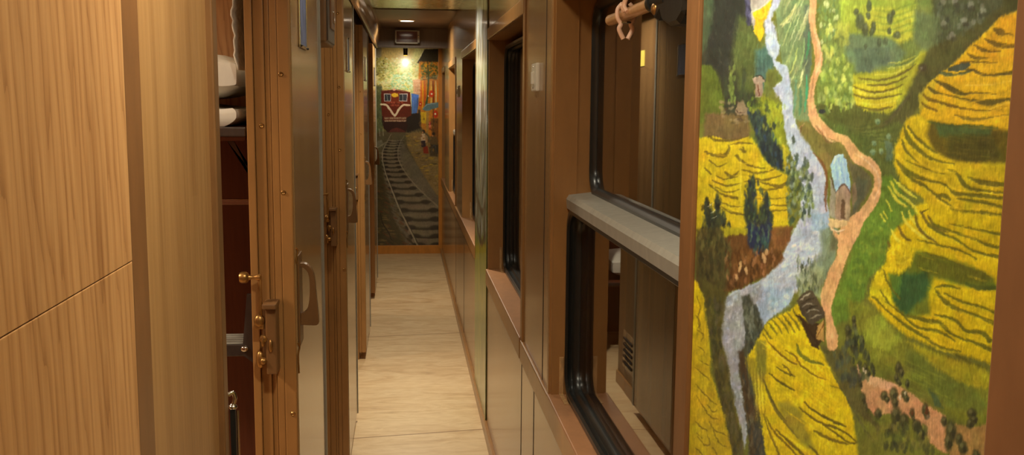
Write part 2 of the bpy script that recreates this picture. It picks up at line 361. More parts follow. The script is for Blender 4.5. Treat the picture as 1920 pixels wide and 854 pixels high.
# ------------------------------------------------------------------ sliding doors
def screw(parent, x, y, z, r=.0055):
    bm = bmesh.new(); lathe(bm, [(r, 0), (r, -.001), (r*.62, -.0032), (r*.3, -.002)], (x, y, z), 'Y', 14)
    return obj('screw', bm, 'brass', parent, True)
def make_door():
    t = thing('door_1', 'first sliding door, pushed open, with a curved brown grip and blue label', None, (XF, JY, 0), kind='structure')
    # jamb seen from the doorway side
    bm = bmesh.new()
    bx(bm, -.336, -.3195, JY-.006, JY+.035, 0, 2.06, .002); bx(bm, -.319, -.2965, JY, JY+.04, 0, 2.06, .002); bx(bm, -.296, -.2855, JY+.003, JY+.04, 0, 2.06, .002)
    fr = obj('door_frame', bm, 'brown', t)
    bm = bmesh.new()
    bx(bm, -.2845, -.2692, JY, JY+.72, .045, 2.05, .002); bx(bm, -.2688, XF-.0022, JY-.002, JY+.72, .045, 2.05, .003)
    lf = obj('leaf', bm, 'brown', t)
    bm = bmesh.new(); bx(bm, XF-.003, XF, JY+.012, JY+.695, .06, 2.045, .0006)
    obj('leaf_panel', bm, 'walnut_gloss', lf, label='glossy wood-grain face')
    bm = bmesh.new()
    bx(bm, XF-.004, XF+.004, JY+.697, JY+.722, .045, 2.05, .0015); bx(bm, XF-.002, XF+.001, JY+.66, JY+.663, .06, 2.0, .0006)
    obj('edge_strip', bm, 'alu', lf, label='pale metal edge strip')
    for z in (1.655, 1.40, .90, 1.95): screw(lf, -.262 if z > 1 else -.252, JY-.0015, z)
    screw(fr, -.305, JY-.0005, 1.545)
    # grip
    out = [(-.243, 1.233), (-.222, 1.230), (-.207, 1.208), (-.201, 1.149), (-.197, 1.099), (-.199, 1.091), (-.207, 1.088), (-.243, 1.090)]
    inn = [(-.243, 1.117), (-.226, 1.121), (-.217, 1.149), (-.217, 1.203), (-.229, 1.222), (-.243, 1.224)]
    yy = 2.19
    bm = bmesh.new(); n1 = [(x, yy, z) for x, z in smooth_prof(out)]; n2 = [(x, yy, z) for x, z in smooth_prof(inn)]
    extrude_poly(bm, n1+n2, (0, .022, 0))
    h = obj('door_handle', bm, 'brown_dark', t)
    h.modifiers.new('soft', 'BEVEL').width = .003
    bm = bmesh.new(); bx(bm, XF, XF+.004, 2.165, 2.235, 1.045, 1.255, .002); obj('back_plate', bm, 'brown_dark', h)
    # label holder
    bm = bmesh.new()
    for d in ((2.285, 2.455, 1.722, 1.730), (2.285, 2.455, 1.862, 1.870), (2.285, 2.293, 1.722, 1.870), (2.447, 2.455, 1.722, 1.870)):
        bx(bm, XF, XF+.005, *d, .0015)
    np_ = obj('nameplate_frame', bm, 'chrome', t, label='slim metal holder')
    bm = bmesh.new(); bx(bm, XF, XF+.002, 2.293, 2.447, 1.730, 1.862); obj('nameplate', bm, 'blue_card', np_, label='blue-grey card')
    for y, z in ((2.295, 1.726), (2.445, 1.726), (2.37, 1.866)):
        bm = bmesh.new(); ball(bm, (XF+.006, y, z), .003); obj('screw', bm, 'iron', np_, True)
    # latch on the jamb edge
    l = thing('latch', None, None, (0, 0, 0)); l.parent = t; l.location = (0, 0, 0); l.matrix_parent_inverse = Matrix.Translation((-XF, -JY, 0))
    bm = bmesh.new()
    bx(bm, -.301, -.2775, 2.082, JY+.001, 1.005, 1.156, .003); bx(bm, -.306, -.276, 2.070, JY+.001, 1.152, 1.164, .003)
    bx(bm, -.312, -.300, 2.112, JY, 1.02, 1.15, .002)
    lb = obj('latch_box', bm, 'brown_dark', t)
    bm = bmesh.new()
    bx(bm, -.317, -.3085, 2.092, 2.101, 1.125, 1.226, .003)
    bmesh.ops.create_uvsphere(bm, u_segments=16, v_segments=10, radius=.0125, matrix=Matrix.Translation((-.3155, 2.096, 1.122)) @ Matrix.Diagonal((1, .8, 1.2, 1)))
    bx(bm, -.327, -.305, 2.090, 2.103, 1.104, 1.118, .004)
    obj('latch_lever', bm, 'brass', lb, True)
    bm = bmesh.new()
    lathe(bm, [(.002, 0), (.0105, .001), (.0125, .005), (.0125, .014), (.0105, .018), (.006, .020), (.0042, .027), (.0042, .033), (.0065, .037), (.0065, .044), (.003, .046)], (-.3555, 2.095, 1.219), 'X')
    obj('latch_knob', bm, 'brass', lb, True)
    bm = bmesh.new()
    lathe(bm, [(.003, 0), (.0075, .002), (.009, .008), (.006, .012), (.004, .020)], (-.306, 2.078, 1.085), 'Y'); 
    bmesh.ops.create_uvsphere(bm, u_segments=16, v_segments=10, radius=.014, matrix=Matrix.Translation((-.316, 2.098, 1.035)) @ Matrix.Diagonal((.7, .6, 1.4, 1)))
    bmesh.ops.create_uvsphere(bm, u_segments=16, v_segments=10, radius=.008, matrix=Matrix.Translation((-.307, 2.085, 1.035)))
    bmesh.ops.create_uvsphere(bm, u_segments=16, v_segments=10, radius=.006, matrix=Matrix.Translation((-.307, 2.083, 1.08)) @ Matrix.Diagonal((.8, 1, 2.2, 1)))
    bmesh.ops.create_uvsphere(bm, u_segments=16, v_segments=10, radius=.006, matrix=Matrix.Translation((-.290, 2.079, 1.07)) @ Matrix.Diagonal((.8, 1, 2.4, 1)))
    obj('latch_catch', bm, 'brass', lb, True)
    bm = bmesh.new()
    tube(bm, smooth_path([(-.2395, 2.142, 1.275), (-.236, 2.146, 1.268), (-.2395, 2.142, 1.25), (-.2385, 2.142, 1.24)], 4), .0022, 8)
    tube(bm, smooth_path([(-.2395, 2.142, 1.06), (-.2365, 2.146, 1.05), (-.2395, 2.142, 1.03), (-.2385, 2.142, .99)], 4), .0022, 8)
    obj('chipped_latch_edge', bm, 'brass', lf, True)
    bpy.data.objects.remove(l)
    return t
def smooth_prof(p, n=4):
    q = smooth_path([(x, 0, z) for x, z in p], n); return [(v.x, v.z) for v in q]
d1 = make_door()
texts = ['second sliding door from the viewer, pushed open, narrow in the view', 'third sliding door from the viewer, beside the open dark doorway',
         'fourth sliding door from the viewer, near the train mural']
for k in (1, 2, 3):
    d = copy_tree(d1); d.name = 'door_%d' % (k+1); d.location.y = JY+P*k; d['label'] = texts[k-1]

# ------------------------------------------------------------------ windows
def make_window(n, a, b, rail, label):
    t = thing('window_%d' % n, label, None, (XR, (a+b)/2, ZS), kind='structure')
    xo = .60
    bm = bmesh.new()                                        # painted reveal
    bx(bm, XR+.001, xo, b-.008, b+.002, ZS, ZT, 0); bx(bm, XR+.001, xo, a-.002, a+.008, ZS, ZT, 0); bx(bm, XR+.001, xo, a, b, ZT-.008, ZT+.002, 0)
    if n == 1: bx(bm, XR+.0595, XR+.0615, b-.0095, b-.007, ZS+.5, ZT, 0)
    obj('reveal', bm, 'brown', t)
    bm = bmesh.new(); bx(bm, XR-.010, xo, a-.004, b+.004, ZS-.012, ZS, .003); obj('window_sill', bm, 'sill', t)
    bm = bmesh.new()
    bx(bm, XR-.008, XR+.001, a-.025, b+.0, ZT-.006, ZT+.045, .004)
    if n == 1: bx(bm, XR-.012, XR+.001, a-.078, a-.040, .78, CZ, .004); bx(bm, XR-.006, XR+.001, a-.042, a+.001, .78, CZ, .004)
    obj('casing', bm, 'brown' if n > 1 else 'brown_red', t)
    zt = ZT-.035; xg = .500; x0 = .430
    bm = bmesh.new(); px = .414 if rail else .446
    bx(bm, px, px+.012, b-.0115, b-.0075, ZS, ZS+.105, .0012); bx(bm, px, px+.012, b-.10, b-.008, ZS-.0005, ZS+.003, .0012)
    obj('corner_plate', bm, 'corner', t, label='pale worn corner plate')
    if rail:
        bm = bmesh.new()                                    # aluminium transom: front face, bevel and sloping top
        extrude_poly(bm, [(x, a+.008, z) for x, z in ((.428, 1.322), (.426, 1.347), (.433, 1.358), (.505, 1.366), (.505, 1.34), (.47, 1.322))], (0, b-a-.016, 0))
        obj('window_rail', bm, 'alu', t)
        bm = bmesh.new()
        ring_sweep(bm, a+.006, b-.004, ZS+.002, 1.326, .075, [(.428, 0), (.428, .012), (.434, .017), (.440, .013), (.447, .013), (.452, .020), (.460, .024), (.466, .024), (.466, 0)])
        obj('gasket', bm, 'rubber', t, True)
        bm = bmesh.new(); bx(bm, .466, .470, a+.005, b-.005, ZS+.002, 1.335); obj('lower_pane', bm, 'glass', t)
        bm = bmesh.new()
        ring_sweep(bm, a+.006, b-.004, 1.36, zt, .07, [(.486, 0), (.486, .010), (.492, .016), (.498, .020), (.506, .020), (.506, 0)])
        obj('gasket', bm, 'rubber', t, True)
        bm = bmesh.new(); bx(bm, .503, .507, a+.005, b-.005, 1.355, ZT-.01); obj('upper_pane', bm, 'glass', t)
        bm = bmesh.new(); bx(bm, .498, .56, a+.005, b-.005, zt-.005, ZT, .002); obj('head_strip', bm, 'rubber', t)
    else:
        bm = bmesh.new()
        ring_sweep(bm, a+.006, b-.004, ZS+.002, zt, .085, [(.462, 0), (.462, .010), (.470, .016), (.478, .012), (.488, .014), (.494, .022), (.504, .022), (.504, 0)])
        obj('gasket', bm, 'rubber', t, True)
        bm = bmesh.new(); bx(bm, .500, .504, a+.005, b-.005, ZS+.002, ZT-.01); obj('pane', bm, 'glass', t)
    bm = bmesh.new(); bx(bm, .598, .604, a-.01, b+.01, ZS-.02, ZT+.02); obj('night_backing', bm, 'iron', t)  # added dark sheet standing in for the night outside
    return t
WL = ['nearest window, dark glass split by a pale metal rail', 'second window from the viewer, one tall dark pane beside the switch',
      'third window, seen past the painted wall strip', 'fourth window, with a small pale rail end', 'farthest window, a dark sliver by the train mural']
for i, (a, b) in enumerate(WIN): make_window(i+1, a, b, i in (0, 3), WL[i])

# ------------------------------------------------------------------ fixtures
def light_fix(y, label):
    t = thing('ceiling_light', label, 'ceiling light', (.03, y, CZ-.006), group='round downlights in the corridor ceiling')
    z = CZ-(.006 if y > 7.1 else 0)
    bm = bmesh.new(); lathe(bm, [(.048, 0), (.066, 0), (.068, -.004), (.064, -.008), (.056, -.010), (.052, -.006)], (.03, y, z), 'Z', 32); obj('trim_ring', bm, 'white_plastic', t, True)
    bm = bmesh.new(); lathe(bm, [(.002, -.0095), (.053, -.0095), (.053, -.002), (.002, -.002)], (.03, y, z), 'Z', 32); obj('diffuser', bm, 'lamp', t)
for y, l in zip(LIGHT_Y, ('round ceiling downlight farthest behind the viewer', 'round ceiling downlight just behind the viewer', 'round ceiling downlight just before the first open doorway',
                          'added fill downlight above the edge of the first sliding door', 'added fill downlight just before the second open doorway', 'round ceiling downlight midway along the painted ceiling', 'glowing round downlight in the dark ceiling before the mural')):
    light_fix(y, l)
def switch(y, label):
    t = thing('light_switch', label, 'light switch', (XR, y, 1.672), group='white switches on the right wall')
    bm = bmesh.new(); bx(bm, XR-.011, XR+.001, y-.038, y+.062, 1.632, 1.714, .004); obj('plate', bm, 'white_plastic', t)
    bm = bmesh.new(); bx(bm, XR-.018, XR-.009, y+.004, y+.024, 1.652, 1.690, .003); obj('rocker', bm, 'white_plastic', t)
    for z in (1.642, 1.704):
        bm = bmesh.new(); ball(bm, (XR-.011, y+.013, z), .003); obj('screw', bm, 'chrome', t, True)
switch(2.83, 'small white light switch on the pillar beside the nearest window')
switch(6.90, 'tiny white light switch on the far pillar past the painted strip')
# call panel box on the left wall above the first door
t = thing('call_panel', 'brown box with a square metal switch plate high beside the first door', 'call panel', (XL, 2.72, 1.76))
PY = 2.875
bm = bmesh.new(); bx(bm, XL, -.222, PY, PY+.30, 1.768, 1.96, .006); obj('housing', bm, 'brown_dark', t)
bm = bmesh.new(); bx(bm, -.223, -.218, PY+.02, PY+.285, 1.775, 1.955, .003); obj('face_plate', bm, 'grey_metal', t)
bm = bmesh.new(); bx(bm, -.219, -.213, PY+.09, PY+.24, 1.815, 1.915, .003); f = obj('switch_plate', bm, 'brown_red', t)
bm = bmesh.new(); bx(bm, -.214, -.209, PY+.15, PY+.20, 1.835, 1.87, .003); obj('button', bm, 'chrome', f)
# yellow sticker
bm = bmesh.new(); bx(bm, XL, XL+.003, 5.15, 5.295, 1.80, 1.885, .001); tag(obj('yellow_sticker', bm, 'yellow_card'), 'small yellow notice on the left wall just before the third doorway', 'sticker')
# ventilation grille low on the left wall (seen mirrored in the nearest window)
t = thing('vent_grille', 'slatted vent low on the left wall, mirrored in the nearest window', 'vent', (XL, 5.08, .2))
bm = bmesh.new(); bx(bm, XL, XL+.004, 4.93, 5.17, .13, .34, .002); obj('plate', bm, 'walnut', t)
for k in range(5):
    bm = bmesh.new(); bx(bm, XL+.003, XL+.010, 4.95, 5.15, .155+.034*k, .168+.034*k, .002); obj('slat', bm, 'dark', t)
# sign box on the bulkhead
t = thing('sign_box', 'small dark red glass sign box in a metal frame on the bulkhead', 'sign', (.03, 8.86, 2.11))
bm = bmesh.new()
for d in ((-.075, .145, 2.112, 2.126), (-.075, .145, 2.222, 2.232), (-.075, -.060, 2.112, 2.232), (.125, .145, 2.112, 2.232)):
    bx(bm, d[0], d[1], 8.80, 8.868, d[2], d[3], .003)
obj('frame', bm, 'alu', t)
bm = bmesh.new(); bx(bm, -.062, .127, 8.812, 8.868, 2.122, 2.224, .002); obj('sign_glass', bm, 'sign_red', t)
bm = bmesh.new(); ball(bm, (.135, 8.798, 2.178), .007); obj('indicator', bm, 'chrome', t, True)
# little spot behind the bulkhead
t = thing('spot_lamp', 'small yellow spot lamp hanging just above the train mural', 'spot lamp', (.02, 9.75, 2.34))
bm = bmesh.new(); cyl(bm, (.02, 9.75, 2.34), (.02, 9.75, 2.14), .006); cyl(bm, (.02, 9.75, 2.14), (.02, 9.75, 2.055), .024, .020); obj('housing', bm, 'grey_metal', t, True)
bm = bmesh.new(); cyl(bm, (.02, 9.75, 2.056), (.02, 9.75, 2.048), .018); obj('lamp_face', bm, 'lamp_yellow', t, True)
# roller blind tube, pegs and bracket in the nearest window
t = thing('blind_roller', 'beige roller tube under the head of the nearest window with dark bracket', 'blind roller', (.43, 1.7, 1.79))
bm = bmesh.new(); cyl(bm, (.43, 2.005, 1.771), (.43, 1.58, 1.771), .0115, None, 24); cyl(bm, (.43, 2.006, 1.771), (.43, 2.012, 1.771), .0118, .008, 24); obj('tube', bm, plain('beige_painted_tube', (196, 152, 106), .28, var=.1, coat=.3), t, True)
bm = bmesh.new(); cyl(bm, (.43, 1.66, 1.771), (.43, 1.55, 1.771), .0155, None, 24); cyl(bm, (.43, 1.64, 1.771), (.43, 1.63, 1.771), .019, None, 24); obj('collar', bm, 'iron', t, True)
bm = bmesh.new()
prof = [(1.645, 1.89), (1.65, 1.785), (1.635, 1.752), (1.60, 1.735), (1.575, 1.748), (1.56, 1.732), (1.52, 1.722), (1.47, 1.722), (1.44, 1.735), (1.425, 1.78), (1.38, 1.80), (1.36, 1.89)]
extrude_poly(bm, [(.418, y, z) for y, z in prof], (.05, 0, 0)); o = obj('bracket', bm, 'iron', t); o.modifiers.new('soft', 'BEVEL').width = .006
bm = bmesh.new(); ball(bm, (.420, 1.605, 1.757), .011, .7, 1, 1); obj('bolt', bm, 'brass', t, True)
bm = bmesh.new(); extrude_poly(bm, [(.410, y, z) for y, z in ((1.47, 1.778), (1.45, 1.765), (1.40, 1.772), (1.37, 1.782), (1.37, 1.80), (1.44, 1.79))], (.01, 0, 0)); o = obj('lever', bm, 'chrome', t)
def peg(y, ang, label):
    t = thing('clothes_peg', label, 'clothes peg', (.43, y, 1.76), group='pegs on the blind roller')
    for s in (-1, 1):
        bm = bmesh.new()
        pts = smooth_path([(.43+s*.007, y, 1.792), (.43+s*.0165, y, 1.780), (.43+s*.0165, y-.002, 1.764), (.43+s*.010, y-.003, 1.752), (.43+s*.013, y-.003, 1.742), (.43+s*.0045, y-.003, 1.724)], 6)
        tube(bm, pts, lambda u: .0040 if u < .55 else .0046, 10)
        obj('prong', bm, 'pink_plastic', t, True)
    bm = bmesh.new(); tube(bm, [(.419, y-.004, 1.7545), (.43, y-.010, 1.7555), (.441, y-.004, 1.7545)], .0022, 8); obj('spring', bm, 'chrome', t, True)
    return t
t = peg(1.868, 0, 'pale pink peg with its prongs hanging down on the blind roller')
bm = bmesh.new()
tube(bm, smooth_path([(.417, 1.80, 1.770), (.414, 1.812, 1.782), (.418, 1.806, 1.798), (.424, 1.788, 1.815), (.425, 1.782, 1.84)], 8), .0042, 10)
tube(bm, smooth_path([(.418, 1.825, 1.772), (.4145, 1.826, 1.784), (.419, 1.812, 1.80), (.425, 1.797, 1.82), (.427, 1.79, 1.84)], 8), .0034, 10)
tube(bm, smooth_path([(.419, 1.845, 1.774), (.4155, 1.838, 1.785), (.4165, 1.828, 1.776)], 8), .0035, 10)
tag(obj('cord_loop', bm, 'pink_plastic', None, True), 'pale knotted cord looped over the blind roller beside the peg', 'cord')

# ------------------------------------------------------------------ compartments behind the doorways
for k in range(4):
    y = .85+P*k
    bm = bmesh.new()
    bx(bm, -2.35, -.334, y, y+.03, 1.56, 2.34); struct('wall_left_partition', bm, 'oak', 'light oak upper part of a compartment partition')
    bm = bmesh.new(); bx(bm, -2.35, -.334, y, y+.03, 0, 1.56); struct('wall_left_partition', bm, 'redwood', 'dark red wood lower part of a compartment partition')
bm = bmesh.new(); bx(bm, -2.35, -.334, 8.37, 8.40, 0, 2.34); struct('wall_left_partition', bm, 'redwood', 'last compartment partition')
bm = bmesh.new(); bx(bm, -2.38, -2.35, YB, 10.2, 0, 2.34); struct('wall_outer', bm, 'oak_smooth', 'outer wall of the sleeping compartments')
bm = bmesh.new(); bx(bm, -2.35, -.334, YB, 10.2, 2.28, 2.34); struct('ceiling_compartment', bm, 'white_plastic', 'pale ceiling of the sleeping compartments')
YP = .85+P            # partition face of the first compartment = 2.73
def berth(y1, z, lab, grp):
    t = thing('berth', lab, 'berth', (-1.3, y1-.3, z), group=grp)
    bm = bmesh.new(); bx(bm, -2.3, -.345, y1-.56, y1-.002, z-.03, z, .008); obj('berth_board', bm, 'redwood', t)
    bm = bmesh.new(); bx(bm, -2.3, -.343, y1-.575, y1-.562, z-.020, z+.001, .003); obj('berth_edge', bm, 'grey_metal', t)
    return t
def soft_box(x0, x1, y0, y1, z0, z1, amp, seed, puff=.5, flat=False):
    bm = bmesh.new(); bmesh.ops.create_cube(bm, size=2); bmesh.ops.subdivide_edges(bm, edges=bm.edges[:], cuts=17, use_grid_fill=True)
    from mathutils import noise as N
    for v in bm.verts:
        x, y, z = v.co
        e = (1-abs(x)**4)*(1-abs(y)**4)
        zz = z*(1-puff+puff*e**.5 if e > 0 else 1-puff)
        if flat and z < 0: zz = z
        rx = 1-(.03 if puff > .3 else .012)*(1-(1-zz*zz if abs(zz) < 1 else 0)); q = Vector(((x0+x1)/2+x*rx*(x1-x0)/2, (y0+y1)/2+y*rx*(y1-y0)/2, (z0+z1)/2+zz*(z1-z0)/2))
        n = N.noise(Vector((q.x*14+seed, q.y*14, q.z*22)))*amp+N.noise(Vector((q.x*40, q.y*40+seed, q.z*30)))*amp*.4
        q += Vector((0, 0, n if not (flat and z < 0) else 0)); v.co = q
    return bm
def pillow(x0, x1, y0, y1, z0, z1, label, seed, grp='white pillows on the berths'):
    o = obj('pillow', soft_box(x0, x1, y0, y1, z0, z1, .008, seed, .55), 'linen', None, True)
    s = o.modifiers.new('sub', 'SUBSURF'); s.levels = 1; s.render_levels = 1
    return tag(o, label, 'pillow', grp)
b = berth(YP, 1.54, 'upper berth behind the first open doorway, holding pillow and mattress', 'upper berths')
bm = bmesh.new(); bx(bm, -.62, -.3455, 2.30, 2.312, 1.355, 1.366, .002); bx(bm, -.62, -.36, 2.296, 2.315, 1.362, 1.369, .002); obj('support_arm', bm, 'chrome', b)
bm = bmesh.new(); extrude_poly(bm, [(-.415, 2.31, 1.51), (-.398, 2.31, 1.51), (-.340, 2.31, 1.382), (-.340, 2.31, 1.41), (-.405, 2.31, 1.505)][:4], (0, .004, 0)); obj('support_strap', bm, 'grey_metal', b)
m = obj('mattress', soft_box(-2.25, -.365, YP-.557, YP-.02, 1.5415, 1.588, .010, 3, .45, True), 'linen', None, True); tag(m, 'thin white mattress under the pillow on the upper berth', 'mattress')
pillow(-.90, -.372, YP-.50, YP-.04, 1.598, 1.715, 'plump white pillow on the upper berth behind the first doorway', 7)
# curtain
bm = bmesh.new()
N_ = 50
va = []
for i in range(N_+1):
    row = []
    for j in range(9):
        z = 2.2-.535*i/N_; x = -.345-.006*math.sin(j*1.7)-.004*math.sin(i*.55)-.004*abs(math.sin(i*1.1))-(.014 if i > 34 else 0)*math.sin((i-34)*.2); row.append(bm.verts.new((x+(.004*j-.012), 2.19+.022*j, z)))
    va.append(row)
for i in range(N_):
    for j in range(8): bm.faces.new((va[i][j], va[i][j+1], va[i+1][j+1], va[i+1][j]))
o = obj('lace_curtain', bm, 'lace', None, True); o.modifiers.new('thick', 'SOLIDIFY').thickness = .003
tag(o, 'gathered white lace curtain edge hanging just inside the first doorway', 'curtain')
bm = bmesh.new(); bx(bm, -.40, -.345, 2.20, 2.36, 1.56, 1.60, .008); bm.free()
# folding step
t = thing('folding_step', 'ribbed metal folding step fixed inside the first doorway', 'step', (-.36, 2.28, 1.03))
bm = bmesh.new(); bx(bm, -.56, -.345, 2.22, 2.36, 1.020, 1.030, .002); bx(bm, -.56, -.345, 2.215, 2.222, 1.012, 1.040, .002); obj('tread', bm, 'grey_metal', t)
for k in range(6):
    bm = bmesh.new(); bx(bm, -.56, -.348, 2.232+.021*k, 2.240+.021*k, 1.030, 1.035, .0015); obj('rib', bm, 'alu', t)
bm = bmesh.new(); extrude_poly(bm, [(-.372, 2.20, 1.02), (-.348, 2.20, 1.0), (-.342, 2.20, 1.05), (-.346, 2.20, 1.16), (-.358, 2.20, 1.16)], (0, .012, 0)); obj('hinge_bracket', bm, 'grey_metal', t)
bm = bmesh.new(); ball(bm, (-.366, 2.198, 1.034), .009, 1, .6, .8); obj('pivot', bm, 'chrome', t, True)
# hook at the near side of the doorway
t = thing('door_hook', 'small chrome hook with a hanging strap on the near doorway edge', 'hook', (-.28, 1.53, 1.1))
bm = bmesh.new(); tube(bm, smooth_path([(-.286, 1.548, 1.125), (-.279, 1.552, 1.128), (-.276, 1.553, 1.118), (-.279, 1.553, 1.108), (-.284, 1.551, 1.104)], 6), .0035, 10); ball(bm, (-.279, 1.552, 1.104), .007, 1, 1, .7); obj('hook', bm, 'chrome', t, True)
bm = bmesh.new(); bx(bm, -.284, -.275, 1.548, 1.556, .93, 1.10, .002); obj('strap', bm, 'iron', t)
bm = bmesh.new(); cyl(bm, (-.272, 1.552, 1.098), (-.272, 1.552, .93), .0022); obj('rod', bm, 'chrome', t, True)
# berths in the further compartments (seen mirrored in the glass)
b = berth(YP+2*P, .46, 'lower berth behind the third doorway, mirrored in the nearest window', 'lower berths')
pillow(-.95, -.40, YP+2*P-.5, YP+2*P-.03, .47, .62, 'white pillow on the lower berth behind the third doorway', 21)

# ------------------------------------------------------------------ painter
class Canvas:
    """a painted surface: x0..x1, y0..y1 in painting units, s cells per unit"""
    def __init__(self, x0, x1, y0, y1, s, base):
        self.x0, self.y0, self.s = x0, y0, s
        self.w = int((x1-x0)*s); self.h = int((y1-y0)*s)
        self.a = np.zeros((self.h, self.w, 3)); self.a[:] = base
        self.rng = np.random.default_rng(5)
    def _box(self, xa, xb, ya, yb):
        s = self.s
        i0 = max(0, int((ya-self.y0)*s)); i1 = min(self.h, int((yb-self.y0)*s)+2)
        j0 = max(0, int((xa-self.x0)*s)); j1 = min(self.w, int((xb-self.x0)*s)+2)
        if i1 <= i0 or j1 <= j0: return None
        X = (np.arange(j0, j1)+.5)/s+self.x0; Y = (np.arange(i0, i1)+.5)/s+self.y0
        return i0, i1, j0, j1, X[None, :], Y[:, None]
    def _blend(self, q, al, col, var=0):
        i0, i1, j0, j1 = q[:4]
        c = np.array(col, float)[None, None, :]
        if var:
            nz = self.grain[i0:i1, j0:j1, None]; c = c*(1+var*nz)
        a = self.a[i0:i1, j0:j1]; al = al[:, :, None]
        self.a[i0:i1, j0:j1] = a*(1-al)+c*al
    def make_grain(self, gy=9, gx=2):
        n = self.rng.standard_normal((self.h, self.w))
        def bl(z, k, ax):
            k = max(1, int(k*self.s)); c = np.cumsum(z, axis=ax)
            return (np.roll(c, -k, ax)-c)/k**.5
        g = bl(bl(n, gy, 0), gx, 1); g = g/g.std()
        g[~np.isfinite(g)] = 0; self.grain = np.clip(g, -2, 2)
    def poly(self, pts, col, soft=2, al=1, var=.06):
        P = np.array(pts, float); m = soft*1.5
        q = self._box(P[:, 0].min()-m, P[:, 0].max()+m, P[:, 1].min()-m, P[:, 1].max()+m)
        if q is None: return
        X, Y = q[4], q[5]; ins = np.zeros((Y.shape[0], X.shape[1]), bool); d = np.full(ins.shape, 1e9)
        n = len(P)
        for k in range(n):
            x1, y1 = P[k]; x2, y2 = P[(k+1) % n]
            if y1 != y2:
                c = ((y1 > Y) != (y2 > Y)) & (X < (x2-x1)*(Y-y1)/(y2-y1)+x1); ins ^= c
            L = (x2-x1)**2+(y2-y1)**2+1e-9
            t = np.clip(((X-x1)*(x2-x1)+(Y-y1)*(y2-y1))/L, 0, 1)
            d = np.minimum(d, (X-x1-t*(x2-x1))**2+(Y-y1-t*(y2-y1))**2)
        d = np.sqrt(d); sd = np.where(ins, d, -d)
        sd = sd+self.grain[q[0]:q[1], q[2]:q[3]]*min(soft, 5)*.3
        self._blend(q, np.clip(sd/max(soft, .3)+.5, 0, 1)*al, col, var)
    def line(self, pts, w, col, soft=1, al=1, var=.05, sm=6):
        """pts (x,y) or (x,y,width); widths taper to the ends when w is given"""
        P = [tuple(p)+((w,) if len(p) == 2 else ()) for p in pts]
        if sm and len(P) > 2:
            Q = [P[0]]+P+[P[-1]]; out = []
            for i in range(1, len(Q)-2):
                for k in range(sm):
                    t = k/sm; a, b, c, d = (np.array(v) for v in Q[i-1:i+3])
                    out.append(.5*((2*b)+(-a+c)*t+(2*a-5*b+4*c-d)*t*t+(-a+3*b-3*c+d)*t**3))
            out.append(np.array(P[-1])); P = out
        P = np.array(P, float)
        if len(pts[0]) == 2 and w < 9:
            u = np.linspace(0, 1, len(P)); P[:, 2] *= .35+.65*np.sin(math.pi*np.clip(u*.92+.04, 0, 1))
        m = P[:, 2].max()/2+soft+1
        q = self._box(P[:, 0].min()-m, P[:, 0].max()+m, P[:, 1].min()-m, P[:, 1].max()+m)
        if q is None: return
        X, Y = q[4], q[5]; best = np.full((Y.shape[0], X.shape[1]), -1e9)
        for k in range(len(P)-1):
            x1, y1, w1 = P[k]; x2, y2, w2 = P[k+1]
            L = (x2-x1)**2+(y2-y1)**2+1e-9
            t = np.clip(((X-x1)*(x2-x1)+(Y-y1)*(y2-y1))/L, 0, 1)
            dd = np.sqrt((X-x1-t*(x2-x1))**2+(Y-y1-t*(y2-y1))**2)
            best = np.maximum(best, (w1+(w2-w1)*t)/2-dd)
        self._blend(q, np.clip(best/soft+.5, 0, 1)*al, col, var)
    def blob(self, x, y, rx, ry, col, al=.8, hard=1.0, ang=0, var=.05):
        R = max(rx, ry)*1.6
        q = self._box(x-R, x+R, y-R, y+R)
        if q is None: return
        X, Y = q[4]-x, q[5]-y; c, s = math.cos(ang), math.sin(ang)
        d = np.sqrt(((X*c+Y*s)/rx)**2+((-X*s+Y*c)/ry)**2)
        self._blend(q, np.clip((1.15-d)*hard*2.2, 0, 1)*al, col, var)
    def dabs(self, region, n, cols, rx, ry, al=.6, ang=0, jit=.5):
        """short brush marks scattered inside a polygon"""
        P = np.array(region, float); r = self.rng; lo = P.min(0); hi = P.max(0); k = 0; tries = 0
        while k < n and tries < n*20:
            tries += 1; x, y = lo+(hi-lo)*r.random(2); ins = False
            for i in range(len(P)):
                x1, y1 = P[i]; x2, y2 = P[(i+1) % len(P)]
                if (y1 > y) != (y2 > y) and x < (x2-x1)*(y-y1)/(y2-y1)+x1: ins = not ins
            if not ins: continue
            k += 1; c = cols[int(r.random()*len(cols))]; f = .6+.8*r.random()
            self.blob(x, y, rx*f, ry*f, c, al*(.6+.4*r.random()), 1, ang+jit*(r.random()-.5))
    def mottle(self, amt, warp):
        # uneven pigment: broad patches, brush ridges and slightly dragged edges
        r = self.rng
        def field(k):
            n = r.standard_normal((int(self.h/k)+3, int(self.w/k)+3))
            y = np.arange(self.h)/k; x = np.arange(self.w)/k; i = y.astype(int); j = x.astype(int)
            fy = (y-i)[:, None]; fx = (x-j)[None, :]; fy = fy*fy*(3-2*fy); fx = fx*fx*(3-2*fx)
            return (n[i][:, j]*(1-fx)+n[i][:, j+1]*fx)*(1-fy)+(n[i+1][:, j]*(1-fx)+n[i+1][:, j+1]*fx)*fy
        s = self.s; wx = field(5*s)+.7*field(2.5*s); wy = field(5*s)+.7*field(2.5*s)
        I, J = np.mgrid[0:self.h, 0:self.w]
        I = np.clip(I+wy*warp*s, 0, self.h-1).astype(int); J = np.clip(J+wx*warp*s, 0, self.w-1).astype(int)
        self.a = self.a[I, J]
        v = .5*field(22*s)+.5*field(9*s)+.35*field(4*s)+.3*self.grain
        self.a = self.a*(1+amt*v)[:, :, None]*(1+amt*.22*np.stack([field(16*s), field(16*s), field(16*s)], -1))
